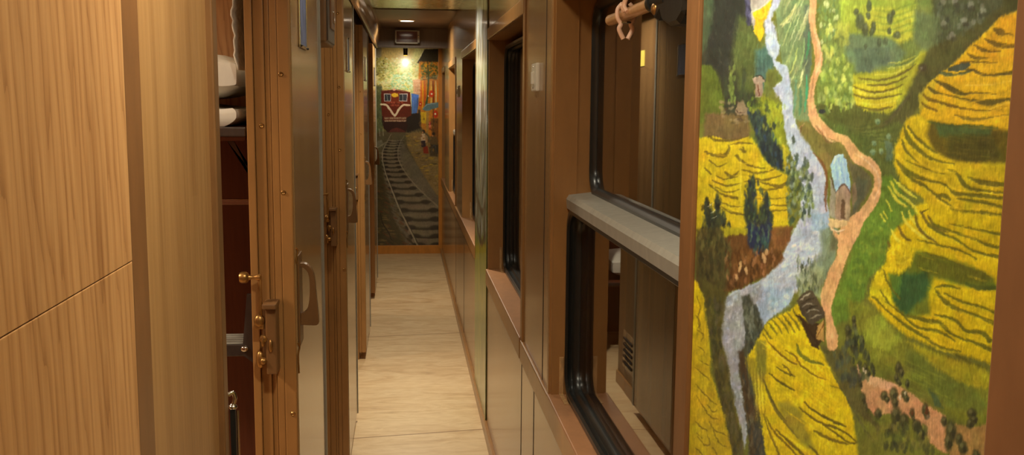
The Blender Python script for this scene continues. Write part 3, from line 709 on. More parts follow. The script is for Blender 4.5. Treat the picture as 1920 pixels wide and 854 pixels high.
def lin_arr(a):
    a = np.clip(a/255., 0, 1); return np.where(a <= .04045, a/12.92, ((a+.055)/1.055)**2.4)
def paint_mesh(name, P, cols, nu, nv, mat, thick, normal):
    """grid of nu x nv painted points plus a back sheet: a thin panel"""
    nrm = np.array(normal)*thick
    V = np.concatenate([P.reshape(-1, 3), (P.reshape(-1, 3)-nrm)[[0, nu-1, nu*(nv-1), nu*nv-1]]])
    i = np.arange(nv-1)[:, None]*nu+np.arange(nu-1)[None, :]
    Fc = np.stack([i, i+1, i+1+nu, i+nu], -1).reshape(-1, 4)
    n0 = nu*nv; a, b, c, d = 0, nu-1, nu*(nv-1), nu*nv-1
    ex = np.array([[n0, n0+2, n0+3, n0+1], [a, n0, n0+1, b], [c, d, n0+3, n0+2], [a, c, n0+2, n0], [b, n0+1, n0+3, d]])
    Fc = np.concatenate([Fc, ex])
    me = bpy.data.meshes.new(name); me.vertices.add(len(V)); me.vertices.foreach_set('co', V.astype(np.float32).ravel())
    me.loops.add(len(Fc)*4); me.loops.foreach_set('vertex_index', Fc.astype(np.int32).ravel())
    me.polygons.add(len(Fc)); me.polygons.foreach_set('loop_start', (np.arange(len(Fc))*4).astype(np.int32))
    me.update(calc_edges=True)
    at = me.color_attributes.new('paint', 'FLOAT_COLOR', 'POINT')
    C = np.ones((len(V), 4), np.float32); C[:n0, :3] = cols.reshape(-1, 3); C[n0:, :3] = (.05, .04, .03)
    at.data.foreach_set('color', C.ravel())
    me.materials.append(mat); o = bpy.data.objects.new(name, me); COL.objects.link(o); return o
def sample(cv, u, v):
    x = np.clip((u-cv.x0)*cv.s-.5, 0, cv.w-1.001); y = np.clip((v-cv.y0)*cv.s-.5, 0, cv.h-1.001)
    j = x.astype(int); i = y.astype(int); fx = (x-j)[..., None]; fy = (y-i)[..., None]; a = cv.a
    return (a[i, j]*(1-fx)+a[i, j+1]*fx)*(1-fy)+(a[i+1, j]*(1-fx)+a[i+1, j+1]*fx)*fy
# ------------------------------------------------------------------ rice terrace painting (painted in its own sheet units)
RT_GAIN = np.array((1.2, 1.36, 1.55))
c = Canvas(1270, 1930, -60, 910, 1.0, (104, 108, 44)); c.make_grain(12, 2)
# upper left shaded hillside
c.poly([(1300,-80),(1408,-80),(1408,60),(1425,130),(1418,200),(1370,222),(1300,225)], (50,54,40), 8)
c.poly([(1335,-80),(1400,-80),(1398,30),(1370,110),(1345,180),(1322,120)], (40,44,38), 14)
c.poly([(1300,-80),(1345,-80),(1334,40),(1322,90),(1300,120)], (66,82,56), 10)
c.poly([(1385,30),(1418,45),(1428,110),(1424,175),(1385,170),(1372,100)], (74,84,44), 14)
for x,y,l in ((1392,40,40),(1398,55,50),(1404,48,44),(1410,62,50),(1382,60,60),(1375,90,60)):
    c.line([(x,y),(x+4,y+l*.4),(x-6,y+l)], 4, (96,106,56), 3, .45)
c.poly([(1416,95),(1450,80),(1452,120),(1440,160),(1425,190),(1416,150)], (66,96,84), 8)
for x in range(1420,1446,4): c.line([(x,80),(x+1,150)], 2.2, (92,122,104) if x%8 else (56,86,76), 2, .6)
c.poly([(1300,122),(1332,122),(1345,140),(1356,180),(1359,216),(1345,232),(1300,232)], (82,94,36), 3)
c.line([(1332,122),(1347,142),(1357,182)], 5, (60,64,36), 3, .6)
# lilac mist and ochre field at top
c.poly([(1402,-80),(1440,-80),(1447,0),(1420,22),(1415,62),(1406,40)], (160,154,140), 4)
c.line([(1398,-40),(1402,10),(1404,44)], 9, (62,60,86), 3, .8)
c.dabs([(1392,-20),(1406,-20),(1408,45),(1398,30)], 26, [(48,48,66),(86,84,110)], 1.5, 5, .8)
c.poly([(1411,24),(1430,14),(1447,-4),(1440,34),(1431,44),(1432,60),(1425,79),(1412,58),(1416,42)], (204,168,34), 2)
c.line([(1416,30),(1428,34),(1436,20)], 3, (226,196,60), 2, .7); c.line([(1420,50),(1425,70)], 3, (176,140,30), 2, .7)
c.line([(1410,22),(1430,12),(1446,-3)], 3, (196,186,160), 2, .7)
# slope between stream and path
c.poly([(1448,-80),(1522,-80),(1518,40),(1520,120),(1514,200),(1522,240),(1490,230),(1480,180),(1466,120),(1456,60)], (112,130,86), 5)
c.poly([(1508,10),(1520,10),(1521,120),(1512,170),(1505,120)], (84,98,76), 5)
for i in range(46):
    r = c.rng.random(4); x = 1470+r[0]*42; y = -20+r[1]*170; L = 24+r[2]*40
    c.line([(x+L*.28,y-L*.5),(x+L*.1,y),(x-L*.1,y+L*.5)], 2.4, [(150,160,102),(186,190,120),(82,104,70),(100,122,84),(196,196,140)][i%5], 1.6, .6)
for x0,y0,x1,y1,w,cl in ((1492,8,1466,50,5,(206,200,130)),(1486,20,1464,44,4,(160,166,100)),(1480,40,1462,46,4,(190,190,128)),(1504,130,1497,165,3,(214,214,150)),(1495,90,1480,140,3,(178,186,104)),(1508,70,1500,130,3,(150,180,110)),(1512,140,1508,210,4,(60,160,110)),(1516,60,1511,110,4,(70,140,90)),(1492,150,1486,215,4,(96,140,110)),(1500,165,1498,215,5,(72,118,84))):
    c.line([(x0,y0),((x0+x1)/2+2,(y0+y1)/2),(x1,y1)], w, cl, 1.6, .85)
c.poly([(1440,128),(1460,135),(1463,150),(1448,165),(1438,185),(1428,180),(1434,150)], (98,106,50), 4)
# far right of stream: hills
c.poly([(1532,-80),(1790,-80),(1760,120),(1700,215),(1640,250),(1560,240),(1524,215),(1540,130)], (112,128,64), 8)
c.poly([(1568,-80),(1720,-80),(1716,40),(1690,66),(1650,70),(1610,60),(1592,78),(1578,60)], (150,166,62), 8)
c.poly([(1618,10),(1712,18),(1712,70),(1685,82),(1640,70),(1618,50)], (176,180,64), 8)
for k,y in enumerate((14,26,38,50,62)): c.line([(1640,y+4),(1668,y+7),(1700,y-4),(1722,y-10)], 4, (120,142,60), 3, .6)
c.poly([(1590,62),(1672,72),(1700,100),(1682,118),(1640,130),(1600,132),(1584,100)], (102,122,86), 8)
c.poly([(1600,90),(1668,88),(1668,118),(1640,122),(1632,140),(1608,134)], (88,106,82), 5)
c.poly([(1564,110),(1600,120),(1602,200),(1560,232),(1530,200),(1536,150)], (110,128,56), 8)
c.poly([(1524,196),(1612,190),(1690,210),(1660,262),(1610,268),(1560,236)], (84,90,44), 8)
c.poly([(1596,140),(1660,132),(1712,120),(1730,90),(1742,100),(1715,150),(1692,190),(1668,214),(1620,206),(1600,190)], (160,160,48), 6)
c.poly([(1600,156),(1690,160),(1676,204),(1620,206),(1600,190)], (186,176,44), 5)
for pts in ([(1600,162),(1630,172),(1660,171),(1694,158)],[(1596,176),(1624,184),(1655,183),(1690,176)],[(1604,198),(1640,206),(1672,200)],[(1610,146),(1650,150),(1690,138),(1716,120)],[(1625,160),(1665,158),(1700,144)]):
    c.line(pts, 4.5, (92,84,40), 2, .85)
for pts in ([(1600,168),(1632,178),(1690,168)],[(1602,190),(1640,196),(1684,188)],[(1640,140),(1680,136),(1716,110)],[(1660,128),(1700,122),(1726,102)],[(1664,118),(1690,116),(1716,104)]):
    c.line(pts, 3, (208,204,80), 2, .6)
# pale bushes right of the path
c.dabs([(1538,80),(1570,85),(1600,140),(1604,200),(1545,215),(1532,180),(1540,130)], 150, [(150,170,70),(186,196,92),(128,150,74),(96,120,60),(168,186,104)], 3, 6, .75)
c.dabs([(1532,-20),(1566,-20),(1572,60),(1540,90),(1530,40)], 60, [(120,150,84),(160,180,100),(92,120,76),(206,214,150)], 2.5, 5, .7)
c.dabs([(1560,40),(1590,40),(1592,80),(1562,84)], 30, [(170,178,72),(150,160,70)], 4, 6, .7)
for x,y in ((1551,60),(1557,52),(1560,95),(1570,115),(1580,148)): c.blob(x,y,4,9,(196,206,96),.7)
# dark conifers on the lime hill
for x,y,h,w in ((1629,10,26,5),(1627,30,14,5),(1605,22,14,5),(1612,40,34,9),(1622,55,28,7),(1637,50,24,5),(1634,60,18,5),(1668,34,24,6),(1674,24,14,4),(1667,58,14,4),(1681,66,16,8),(1648,80,18,5),(1660,78,16,5),(1622,88,12,4)):
    c.blob(x,y,w,h/2,(72,82,58),.85); c.blob(x+1,y-h*.2,w*.4,h*.2,(104,116,84),.6)
# dark valley sweeping down from the top right
c.poly([(1735,-80),(1930,-80),(1930,15),(1888,28),(1862,58),(1828,84),(1790,118),(1755,150),(1728,190),(1706,226),(1672,262),(1636,272),(1600,262),(1640,240),(1676,222),(1700,176),(1716,140),(1738,96),(1758,60)], (76,78,42), 9)
c.poly([(1745,-80),(1890,-80),(1880,10),(1840,40),(1790,70),(1758,80),(1750,40)], (70,80,54), 10)
c.poly([(1716,20),(1760,30),(1760,80),(1730,96),(1712,70)], (92,110,74), 10, .8)
c.poly([(1872,-80),(1930,-80),(1930,12),(1885,24)], (60,64,32), 8)
for k in range(9):
    c.line([(1712-k*7,168+k*9),(1696-k*6,190+k*8),(1676-k*6,214+k*5)], 5, (104,96,62) if k%2 else (60,62,40), 3, .4)
c.dabs([(1745,-30),(1850,-30),(1846,40),(1790,78),(1752,70)], 80, [(54,62,50),(96,106,86),(128,130,112),(84,92,66)], 4, 6, .7)
for x,y in ((1820,8),(1843,20),(1807,38),(1768,44),(1785,66),(1790,2)): c.blob(x,y,6,7,(132,134,118),.7); c.blob(x+3,y+7,7,5,(60,64,48),.7)
c.blob(1729,126,9,8,(66,60,44),.8); c.blob(1727,127,4,3,(116,112,92),.7)
# dark green central hill under the valley
c.poly([(1522,214),(1560,226),(1620,250),(1680,228),(1700,232),(1688,300),(1690,340),(1660,420),(1650,330),(1624,296),(1590,262),(1556,248)], (84,96,46), 8)
c.dabs([(1600,250),(1680,240),(1684,320),(1640,330),(1610,280)], 60, [(72,88,44),(98,112,54),(62,80,44)], 5, 3, .5)
for k in range(10): c.line([(1560+k*4,222+k*3),(1600+k*5,238+k*3),(1660+k*3,226+k*5)], 3, (104,114,56) if k%2 else (66,78,38), 2, .45)
for x,y in ((1645,228),(1666,256),(1638,268),(1652,284),(1636,285)): c.blob(x,y,5,6,(124,150,112),.8); c.blob(x+1,y+3,3,3,(84,110,76),.8)
c.poly([(1658,262),(1674,268),(1674,298),(1662,302)], (84,106,84), 4, .8)
# ochre terraces, top right
OCH=(206,164,28)
c.poly([(1930,8),(1900,24),(1872,32),(1852,56),(1820,84),(1796,110),(1762,138),(1736,160),(1728,190),(1722,230),(1800,262),(1930,256)], OCH, 4)
c.poly([(1880,28),(1930,20),(1930,120),(1850,110),(1820,96),(1862,60)], (212,156,30), 10, .8)
c.poly([(1736,160),(1760,144),(1742,190),(1724,210),(1722,180)], (180,158,40), 5, .8)
DK=(104,82,26); DK2=(80,72,30)
T=[([(1866,56,9),(1876,60,13),(1880,64,5),(1892,64,3),(1899,66,1)],DK),
([(1846,72,2),(1858,79,8),(1875,85,10),(1895,86,8),(1925,83,4)],DK),
([(1827,84,2),(1840,92,8),(1855,96,4),(1876,96,1.5)],DK),([(1814,100,2),(1826,107,8),(1844,109,4),(1856,108,1)],DK),
([(1800,118,4),(1830,116,4),(1860,118,2),(1870,117,1)],DK),
([(1780,130,8),(1800,126,14),(1815,121,8)],(50,66,62)),([(1760,136,3),(1775,139,8),(1788,140,3),(1810,136,6),(1822,130,3)],(64,80,54)),
([(1812,130,4),(1826,132,6),(1838,139,6),(1860,141,4),(1890,137,6),(1906,134,8),(1915,138,2)],DK2),
([(1752,150,2),(1768,158,9),(1790,170,11),(1806,176,6),(1830,174,3),(1870,177,1)],DK2),
([(1741,164,5),(1752,172,8),(1764,175,3),(1800,184,3),(1822,188,4),(1848,193,12),(1876,189,8),(1908,184,2)],DK2),
([(1732,178,4),(1742,186,7),(1762,192,6),(1790,200,5),(1830,207,3),(1880,206,1)],DK),
([(1728,192,3),(1738,200,6),(1756,208,4)],DK),([(1790,215,2),(1812,222,7),(1832,224,6),(1870,218,2),(1910,212,1)],(120,102,34)),
([(1800,186,2),(1850,200,3),(1900,198,1)],(176,136,24)),([(1810,160,2),(1860,158,2),(1905,150,1)],(222,184,70)),([(1850,206,2),(1880,196,2),(1905,190,1)],(224,190,70))]
for p,cl in T: c.line(p, 3, cl, 2.2, .9)
for k in range(26):
    r=c.rng.random(3); x=1770+r[0]*130; y=60+r[1]*170
    if y>260-(x-1730)*1.3: c.line([(x-14,y+3),(x,y),(x+18,y-4)], 2, (226,182,52) if k%2 else (190,146,22), 2, .5)
# yellow terraces with the dark hollow
YL=(190,164,28)
c.poly([(1722,214),(1700,222),(1688,250),(1676,280),(1676,310),(1690,345),(1730,370),(1745,400),(1790,430),(1930,440),(1930,240),(1800,262)], YL, 6)
c.poly([(1745,226),(1790,236),(1850,240),(1930,250),(1930,306),(1860,306),(1790,302),(1752,284),(1736,252)], (92,82,28), 9)
c.poly([(1752,234),(1800,236),(1860,242),(1856,258),(1800,262),(1760,254)], (66,88,46), 7, .9)
c.poly([(1775,252),(1900,254),(1905,290),(1830,304),(1780,296)], (72,70,28), 8, .9)
c.poly([(1860,252),(1930,256),(1930,300),(1880,296)], (98,84,24), 9, .8)
c.line([(1740,228),(1780,235),(1830,236),(1870,240)], 5, (54,74,38), 3, .8)
for k in range(16):
    r=c.rng.random(3); y=248+r[0]*50; x=1745+r[1]*60; c.line([(x,y-4),(x+30,y+3),(x+70,y+4)], 2, (116,102,36) if k%2 else (58,60,26), 2, .4)
GR=(96,92,30); GG=(108,110,36)
T=[[(1694,234,3),(1704,262,9),(1726,284,8),(1752,300,5),(1790,308,2)],[(1690,262,3),(1698,280,8),(1712,296,4),(1720,304,2)],
[(1702,236,4),(1716,256,5),(1740,276,5),(1756,288,2)],
[(1680,300,3),(1696,318,9),(1720,332,8),(1748,340,5),(1772,346,5),(1790,362,8),(1812,364,8),(1850,368,8),(1902,374,3)],
[(1778,318,3),(1794,326,6),(1806,344,9),(1822,354,7),(1860,360,5),(1904,361,3)],
[(1814,332,2),(1835,340,8),(1862,345,10),(1885,345,6),(1905,340,3)],
[(1690,320,2),(1712,338,7),(1734,350,6),(1750,366,5),(1776,382,5),(1790,394,7),(1812,398,5),(1842,399,6),(1870,403,6),(1898,408,5)],
[(1795,372,3),(1820,376,6),(1855,382,7),(1875,388,5),(1898,390,6)],[(1752,366,3),(1770,367,8),(1780,374,6)],
[(1724,342,4),(1750,362,5),(1764,372,2)],[(1700,302,2),(1740,318,3),(1770,326,2)]]
for p in T: c.line(p, 3, GR, 2.2, .9)
for p in ([(1695,270,2),(1716,296,5),(1750,318,6),(1790,324,4)],[(1684,290,2),(1710,318,5),(1745,332,5)],[(1700,240,2),(1720,268,5),(1750,290,3)],[(1770,335,4),(1790,356,5),(1850,362,3),(1900,368,2)],[(1730,350,3),(1780,388,4),(1850,392,3),(1895,398,2)]):
    c.line(p, 3, (212,182,36), 2, .7)
# mid right yellow
c.poly([(1672,425),(1690,395),(1730,380),(1790,396),(1930,412),(1930,700),(1880,690),(1820,670),(1760,655),(1700,630),(1660,600),(1630,560),(1640,520),(1660,490),(1665,455)], (196,170,24), 7)
c.poly([(1640,330),(1672,330),(1700,372),(1720,400),(1690,420),(1668,440),(1660,490),(1630,520),(1618,560),(1590,600),(1562,612),(1555,580),(1575,530),(1596,480),(1600,440),(1625,400),(1650,360)], (96,124,44), 7)
c.dabs([(1640,400),(1680,400),(1660,470),(1620,540),(1590,560),(1600,470)], 90, [(84,116,44),(116,140,52),(74,104,46),(130,146,50)], 4, 4, .5)
# arcs of pale yellow at the hill foot
for p in ([(1670,340),(1682,362),(1708,382),(1722,402)],[(1666,350),(1680,374),(1700,388)],[(1676,336),(1694,354),(1718,372)],[(1690,398),(1698,416),(1718,436),(1740,452)],[(1704,395),(1710,412),(1728,432),(1752,450)],[(1670,430),(1684,452),(1704,462)],[(1655,396),(1664,410)],[(1650,402),(1660,416)],[(1662,376),(1672,396)]):
    c.line(p, 6, (206,196,62), 2, .9)
for p in ([(1716,402),(1724,430),(1756,456)],[(1726,396),(1742,422),(1772,440)],[(1684,424),(1694,444),(1708,452)],[(1664,452),(1670,466),(1678,474)],[(1740,404),(1752,424),(1776,436)]):
    c.line(p, 6, (96,84,34), 2, .85)
c.line([(1728,398),(1740,394)], 4, (50,48,34), 1.5)
# dark hollow and bands
c.poly([(1684,462),(1720,470),(1760,482),(1810,494),(1862,520),(1870,544),(1800,536),(1752,520),(1740,550),(1744,590),(1700,596),(1680,572),(1668,530),(1680,500)], (98,110,36), 9)
c.poly([(1722,478),(1780,490),(1840,510),(1860,528),(1800,530),(1740,512),(1716,500)], (92,96,30), 8)
c.poly([(1690,512),(1716,514),(1738,508),(1742,532),(1736,556),(1716,572),(1700,592),(1684,582),(1672,560),(1680,540)], (52,84,46), 9)
c.poly([(1664,512),(1690,520),(1686,560),(1672,556)], (80,112,44), 6, .8)
c.poly([(1662,470),(1690,452),(1716,470),(1706,500),(1684,516),(1666,504)], (208,184,30), 6)
c.dabs([(1664,476),(1700,462),(1708,490),(1684,510)], 30, [(226,204,50),(190,160,24),(172,146,24)], 4, 3, .6, .5)
c.poly([(1640,512),(1654,508),(1670,560),(1676,580),(1660,578),(1640,560),(1628,550)], (204,186,32), 5)
TT=[[(1740,422,6),(1760,436,4),(1790,448,5),(1820,468,4),(1850,478,6),(1888,484,9)],[(1750,420,3),(1780,432,5),(1830,450,5),(1860,462,6),(1888,464,4)],
[(1720,450,2),(1760,460,4),(1800,470,4),(1830,486,3)],[(1730,474,3),(1780,488,4),(1830,512,4)],[(1780,420,2),(1830,430,3),(1870,438,6),(1884,438,4)],
[(1840,510,3),(1858,522,3)],[(1752,540,2),(1772,536,5),(1800,542,2)],
[(1754,544,3),(1768,562,8),(1790,578,8),(1830,592,6),(1862,606,7),(1884,608,3)],[(1770,550,3),(1800,565,5),(1840,576,5),(1870,588,6),(1886,584,3)],
[(1752,590,3),(1790,600,6),(1810,620,6),(1840,624,9),(1856,640,8)],[(1700,592,6),(1740,602,8),(1762,606,8),(1780,624,6),(1812,640,4)],
[(1690,590,3),(1720,614,5),(1760,622,5),(1790,640,3)],[(1636,556,4),(1660,580,3),(1700,612,6),(1730,630,6),(1760,650,5),(1800,660,3)],
[(1660,566,2),(1690,588,4),(1700,600,2)],[(1640,600,3),(1670,624,5),(1700,650,6),(1740,674,8),(1760,680,3)],
[(1740,652,3),(1770,668,7),(1800,680,5),(1830,692,2)],[(1790,664,3),(1820,682,7),(1850,692,3)],[(1812,636,3),(1840,648,8),(1870,660,10),(1884,656,5)],[(1855,636,2),(1875,643,6),(1885,640,3)],
[(1650,545,3),(1666,568,3)],[(1656,506,2),(1664,530,4),(1686,560,4)]]
for p in TT: c.line(p, 3, (92,92,30), 2.2, .88)
c.line([(1812,532,5),(1835,540,8),(1868,540,8)], 6, (70,84,36), 3, .9)
for k in range(40):
    r=c.rng.random(3); x=1720+r[0]*150; y=420+r[1]*250; c.line([(x-16,y-6),(x,y),(x+20,y+6)], 2, (216,192,44) if k%2 else (170,148,24), 2, .5)
# olive and green below
c.poly([(1590,560),(1640,580),(1700,640),(1760,668),(1830,690),(1890,700),(1930,700),(1930,800),(1860,800),(1800,790),(1770,770),(1720,720),(1660,690),(1620,690),(1595,640)], (118,122,42), 10)
c.poly([(1625,600),(1650,590),(1690,640),(1660,660),(1620,640)], (150,160,52), 8, .8)
c.poly([(1700,655),(1760,680),(1810,710),(1850,760),(1840,780),(1770,760),(1720,720),(1694,690)], (102,112,44), 9)
c.poly([(1700,640),(1760,664),(1840,690),(1868,710),(1862,732),(1810,722),(1760,694)], (170,156,32), 8, .7)
c.poly([(1740,728),(1756,742),(1768,766),(1752,762)], (66,88,56), 4, .9)
for k in range(20):
    r=c.rng.random(3); x=1640+r[0]*160; y=650+r[1]*60+(x-1640)*.3; c.line([(x-24,y-10),(x,y),(x+28,y+12)], 2.4, (146,150,52) if k%2 else (98,106,40), 2, .45)
c.poly([(1580,770),(1640,760),(1700,790),(1740,820),(1800,850),(1900,870),(1900,960),(1560,960),(1600,870)], (112,116,46), 10)
c.poly([(1590,690),(1618,700),(1640,760),(1650,790),(1620,800),(1596,760)], (86,96,42), 7)
# pink path at the bottom
PK=(190,142,98)
c.poly([(1606,682),(1612,700),(1640,706),(1680,720),(1712,740),(1730,756),(1772,780),(1776,850),(1768,848),(1742,830),(1730,800),(1700,780),(1668,776),(1640,780),(1622,760),(1612,730),(1608,700)], PK, 3)
c.poly([(1612,702),(1640,706),(1682,722),(1664,732),(1630,722)], (204,164,124), 5, .8)
c.poly([(1770,800),(1790,796),(1830,800),(1850,796),(1880,786),(1884,880),(1800,880),(1776,850)], (158,124,70), 5)
c.line([(1607,684),(1612,702)], 4, (216,172,134), 1.5)
c.line([(1612,703),(1650,708),(1690,724),(1728,750),(1772,778)], 2.5, (140,120,62), 1.5, .7)
# bushes
B=[(1684,690,7,14),(1690,700,6,12),(1681,710,6,12),(1686,718,5,8),(1657,742,8,11),(1663,750,6,8),(1675,740,10,16),(1678,756,8,12),(1695,740,7,10),(1699,748,7,9),(1701,720,5,10),(1734,768,8,13),(1737,778,7,11),(1710,776,6,12),(1713,786,4,8),(1646,776,9,12),(1613,720,5,12),(1617,750,8,16),(1622,765,6,12),(1680,780,12,20),(1695,790,10,18),(1718,800,10,16),(1726,815,10,18),(1676,805,10,18),(1770,790,7,12),(1783,810,12,26),(1778,830,9,20),(1798,824,9,14),(1805,840,10,16),(1822,776,11,12),(1819,795,9,12),(1826,788,8,10),(1830,855,10,14),(1616,640,6,14),(1600,650,8,18),(1590,640,7,14),(1622,690,6,10),(1628,700,5,8),(1601,600,5,10),(1602,612,5,10),(1590,620,8,14)]
for x,y,rx,ry in B:
    c.blob(x,y,rx*.9,ry*.9,(62,64,38),.9); c.blob(x-rx*.2,y-ry*.3,rx*.4,ry*.35,(112,112,72),.55); c.blob(x+rx*.3,y+ry*.2,rx*.4,ry*.4,(42,46,34),.7)
c.dabs([(1660,790),(1740,800),(1750,850),(1660,840),(1630,810)], 80, [(58,66,40),(92,98,46),(120,118,56),(46,54,38)], 4, 8, .7)
c.dabs([(1590,600),(1610,620),(1640,700),(1620,720),(1600,690)], 36, [(52,60,46),(84,92,60),(40,48,40)], 3, 8, .8)
c.blob(1737,770,4,9,(90,52,30),.9); c.blob(1739,782,4,5,(130,110,84),.7); c.blob(1710,774,3,6,(96,60,34),.8)
for x,y in ((1618,694),(1622,698),(1687,745),(1697,738)): c.blob(x,y,2,5,(206,190,160),.8)
# left middle field
c.poly([(1322,212),(1403,212),(1406,262),(1360,268),(1318,262)], (104,86,52), 5)
c.dabs([(1350,190),(1404,190),(1404,240),(1350,240)], 40, [(74,60,44),(136,118,86),(60,54,38)], 4, 3, .7)
FY=(188,164,30)
c.poly([(1300,260),(1340,256),(1370,266),(1405,255),(1420,275),(1432,300),(1462,322),(1478,330),(1480,430),(1440,445),(1300,450)], FY, 4)
c.poly([(1425,175),(1470,200),(1472,270),(1478,320),(1462,322),(1440,260),(1420,215)], (128,134,40), 5)
c.poly([(1430,190),(1460,200),(1462,225),(1430,222)], (150,156,44), 5, .8)
c.poly([(1466,270),(1478,276),(1482,320),(1470,324)], (176,164,44), 4)
F1=[[(1330,256,4),(1345,264,4),(1376,262,3),(1400,256,3)],[(1368,272,1),(1390,268,4),(1410,270,2)],[(1322,284,4),(1342,292,6),(1358,291,8),(1366,280,5),(1365,272,2)],
[(1380,292,6),(1390,302,5),(1410,312,4),(1434,316,2)],[(1388,280,4),(1396,285,5),(1393,278,3)],[(1322,316,3),(1332,326,3)],[(1342,330,2),(1358,336,3),(1384,330,2)],[(1360,324,5),(1372,331,6),(1384,322,2)],
[(1390,318,2),(1414,324,4),(1440,322,3),(1452,316,2)],[(1404,330,2),(1430,338,5),(1455,332,3),(1466,328,2)],[(1395,340,2),(1430,343,3),(1460,350,7),(1475,342,3)],[(1336,338,3),(1360,348,4),(1386,344,2)],[(1340,350,2),(1362,360,3),(1386,356,2)],
[(1330,346,3),(1352,364,4),(1382,372,5)],[(1415,355,2),(1440,356,4),(1470,352,2)],[(1352,388,2),(1370,398,5),(1398,404,3)],[(1440,384,2),(1475,386,3)],[(1440,396,3),(1476,394,2)],[(1330,300,3),(1345,312,3),(1362,306,1)],[(1410,372,2),(1440,374,2),(1474,370,1)],[(1345,376,1),(1370,386,3),(1392,388,1)]]
for p in F1: c.line(p, 3, (92,78,30), 1.6, .8)
for k in range(30):
    r=c.rng.random(3); x=1330+r[0]*140; y=275+r[1]*140; c.line([(x-12,y-1),(x,y+1),(x+14,y-1)], 2, (208,184,44) if k%2 else (158,136,28), 2, .5)
for x in (1338,1366,1386,1388,1412): c.line([(x,260),(x+1,330),(x-2,430)], 1.6, (206,188,70), 1.5, .35)
# stream
ST=[(1456,-80),(1462,0),(1460,10),(1450,22),(1446,38),(1452,48),(1456,60),(1456,75),(1462,85),(1460,100),(1452,112),(1462,118),(1476,124),(1479,141),(1482,160),(1486,175),(1487,190),(1486,212),(1492,232),(1514,258),(1524,284),(1540,306),(1548,330),(1548,360),(1552,386),(1556,408),(1554,440),(1546,456),(1550,475),(1540,500),(1510,528),(1491,546),(1480,570),(1442,598),(1424,622),(1410,640),(1390,660),(1386,690),(1388,715),(1394,740),(1398,770),(1402,795),(1401,812),(1396,842),(1392,820),(1389,798),(1380,770),(1374,742),(1366,715),(1365,690),(1367,664),(1352,642),(1352,615),(1357,580),(1362,556),(1375,546),(1425,526),(1456,496),(1470,470),(1472,452),(1486,436),(1500,410),(1500,386),(1504,360),(1500,336),(1490,310),(1482,285),(1474,260),(1470,236),(1467,212),(1465,190),(1452,172),(1450,165),(1466,150),(1464,140),(1450,122),(1448,110),(1440,100),(1436,85),(1434,60),(1434,40),(1442,20),(1448,0),(1446,-80)]
c.poly(ST, (166,176,190), 3)
c.poly([(1352,560),(1425,530),(1440,560),(1430,600),(1412,640),(1392,662),(1386,700),(1400,800),(1394,830),(1376,750),(1364,690),(1352,640)], (142,144,146), 5, .9)
c.poly([(1430,540),(1486,540),(1478,574),(1440,598),(1424,620),(1418,580)], (140,164,186), 8, .8)
c.poly([(1520,400),(1552,400),(1550,440),(1520,440)], (134,168,188), 8, .7)
c.dabs(ST, 420, [(194,200,212),(182,182,196),(146,160,178),(206,206,204),(156,168,194)], 3, 5, .5, .6, 1.5)
c.dabs([(1352,570),(1420,545),(1420,620),(1390,660),(1386,760),(1370,720)], 110, [(160,160,160),(124,128,134),(150,152,150)], 3, 7, .5)
c.dabs([(1430,500),(1540,420),(1540,480),(1490,530),(1430,540)], 90, [(212,214,214),(190,200,216),(160,186,206)], 6, 2.4, .6, -.4)
# blue-green conifer row
TR=(44,58,52)
c.poly([(1400,208),(1424,206),(1438,232),(1446,262),(1466,280),(1468,318),(1446,312),(1430,292),(1418,262)], TR, 5)
c.dabs([(1400,205),(1426,205),(1448,250),(1466,285),(1466,318),(1436,300),(1416,260)], 110, [(34,46,52),(52,72,62),(70,92,70),(30,40,44),(44,66,86)], 2.5, 7, .75)
c.dabs([(1420,190),(1470,200),(1466,290),(1430,240)], 24, [(120,140,44),(56,70,50),(168,168,56)], 2.5, 6, .6)
c.blob(1436,202,5,9,(62,70,46),.9); c.blob(1451,236,4,8,(46,60,50),.9); c.blob(1434,225,4,10,(38,50,48),.9)
# trees in the far left distance
for x,y,h in ((1370,150,46),(1373,170,30),(1360,165,40),(1395,140,30),(1393,160,36),(1388,180,24),(1398,190,40),(1410,185,30)):
    c.blob(x,y,4,h/2,(92,108,48) if x<1375 and x>1365 else (54,64,42),.8)
c.dabs([(1366,125),(1376,125),(1378,200),(1366,190)], 18, [(130,146,70),(104,122,56)], 2, 5, .8)
c.dabs([(1400,160),(1440,190),(1440,215),(1405,212)], 30, [(110,130,44),(70,86,40),(140,150,50)], 3, 6, .7)
# conifers lower left
for x,y,h,w in ((1408,360,60,8),(1412,340,28,4),(1403,395,60,10),(1412,410,60,10),(1437,385,50,6),(1437,370,24,4),(1430,405,50,9),(1442,410,36,8),(1324,390,44,5),(1330,410,50,9),(1344,385,50,5),(1345,415,60,8),(1356,415,40,6),(1336,430,50,12),(1366,425,24,4)):
    c.blob(x,y,w,h/2,(40,52,44),.92)
c.dabs([(1396,345),(1420,340),(1446,380),(1450,440),(1396,440)], 110, [(34,46,50),(60,80,60),(90,110,60),(30,40,56)], 2, 6, .75)
c.dabs([(1318,370),(1352,375),(1366,450),(1314,450)], 90, [(36,38,28),(64,70,40),(110,108,48),(28,32,28)], 2.2, 6, .75)
for x,y in ((1336,397),(1330,385),(1338,408)): c.line([(x-4,y+2),(x+5,y-3)], 2, (190,184,150), 1)
# trees on the stream bank
c.dabs([(1474,296),(1490,290),(1500,320),(1514,300),(1520,350),(1526,390),(1508,420),(1494,400),(1480,430),(1474,380)], 260, [(76,92,56),(56,72,50),(120,134,66),(92,110,76),(48,66,60),(150,166,140)], 2.6, 5, .75)
for x,y in ((1509,302),(1494,296),(1522,332),(1487,262),(1517,395)): c.blob(x,y,3,10,(60,74,58),.8)
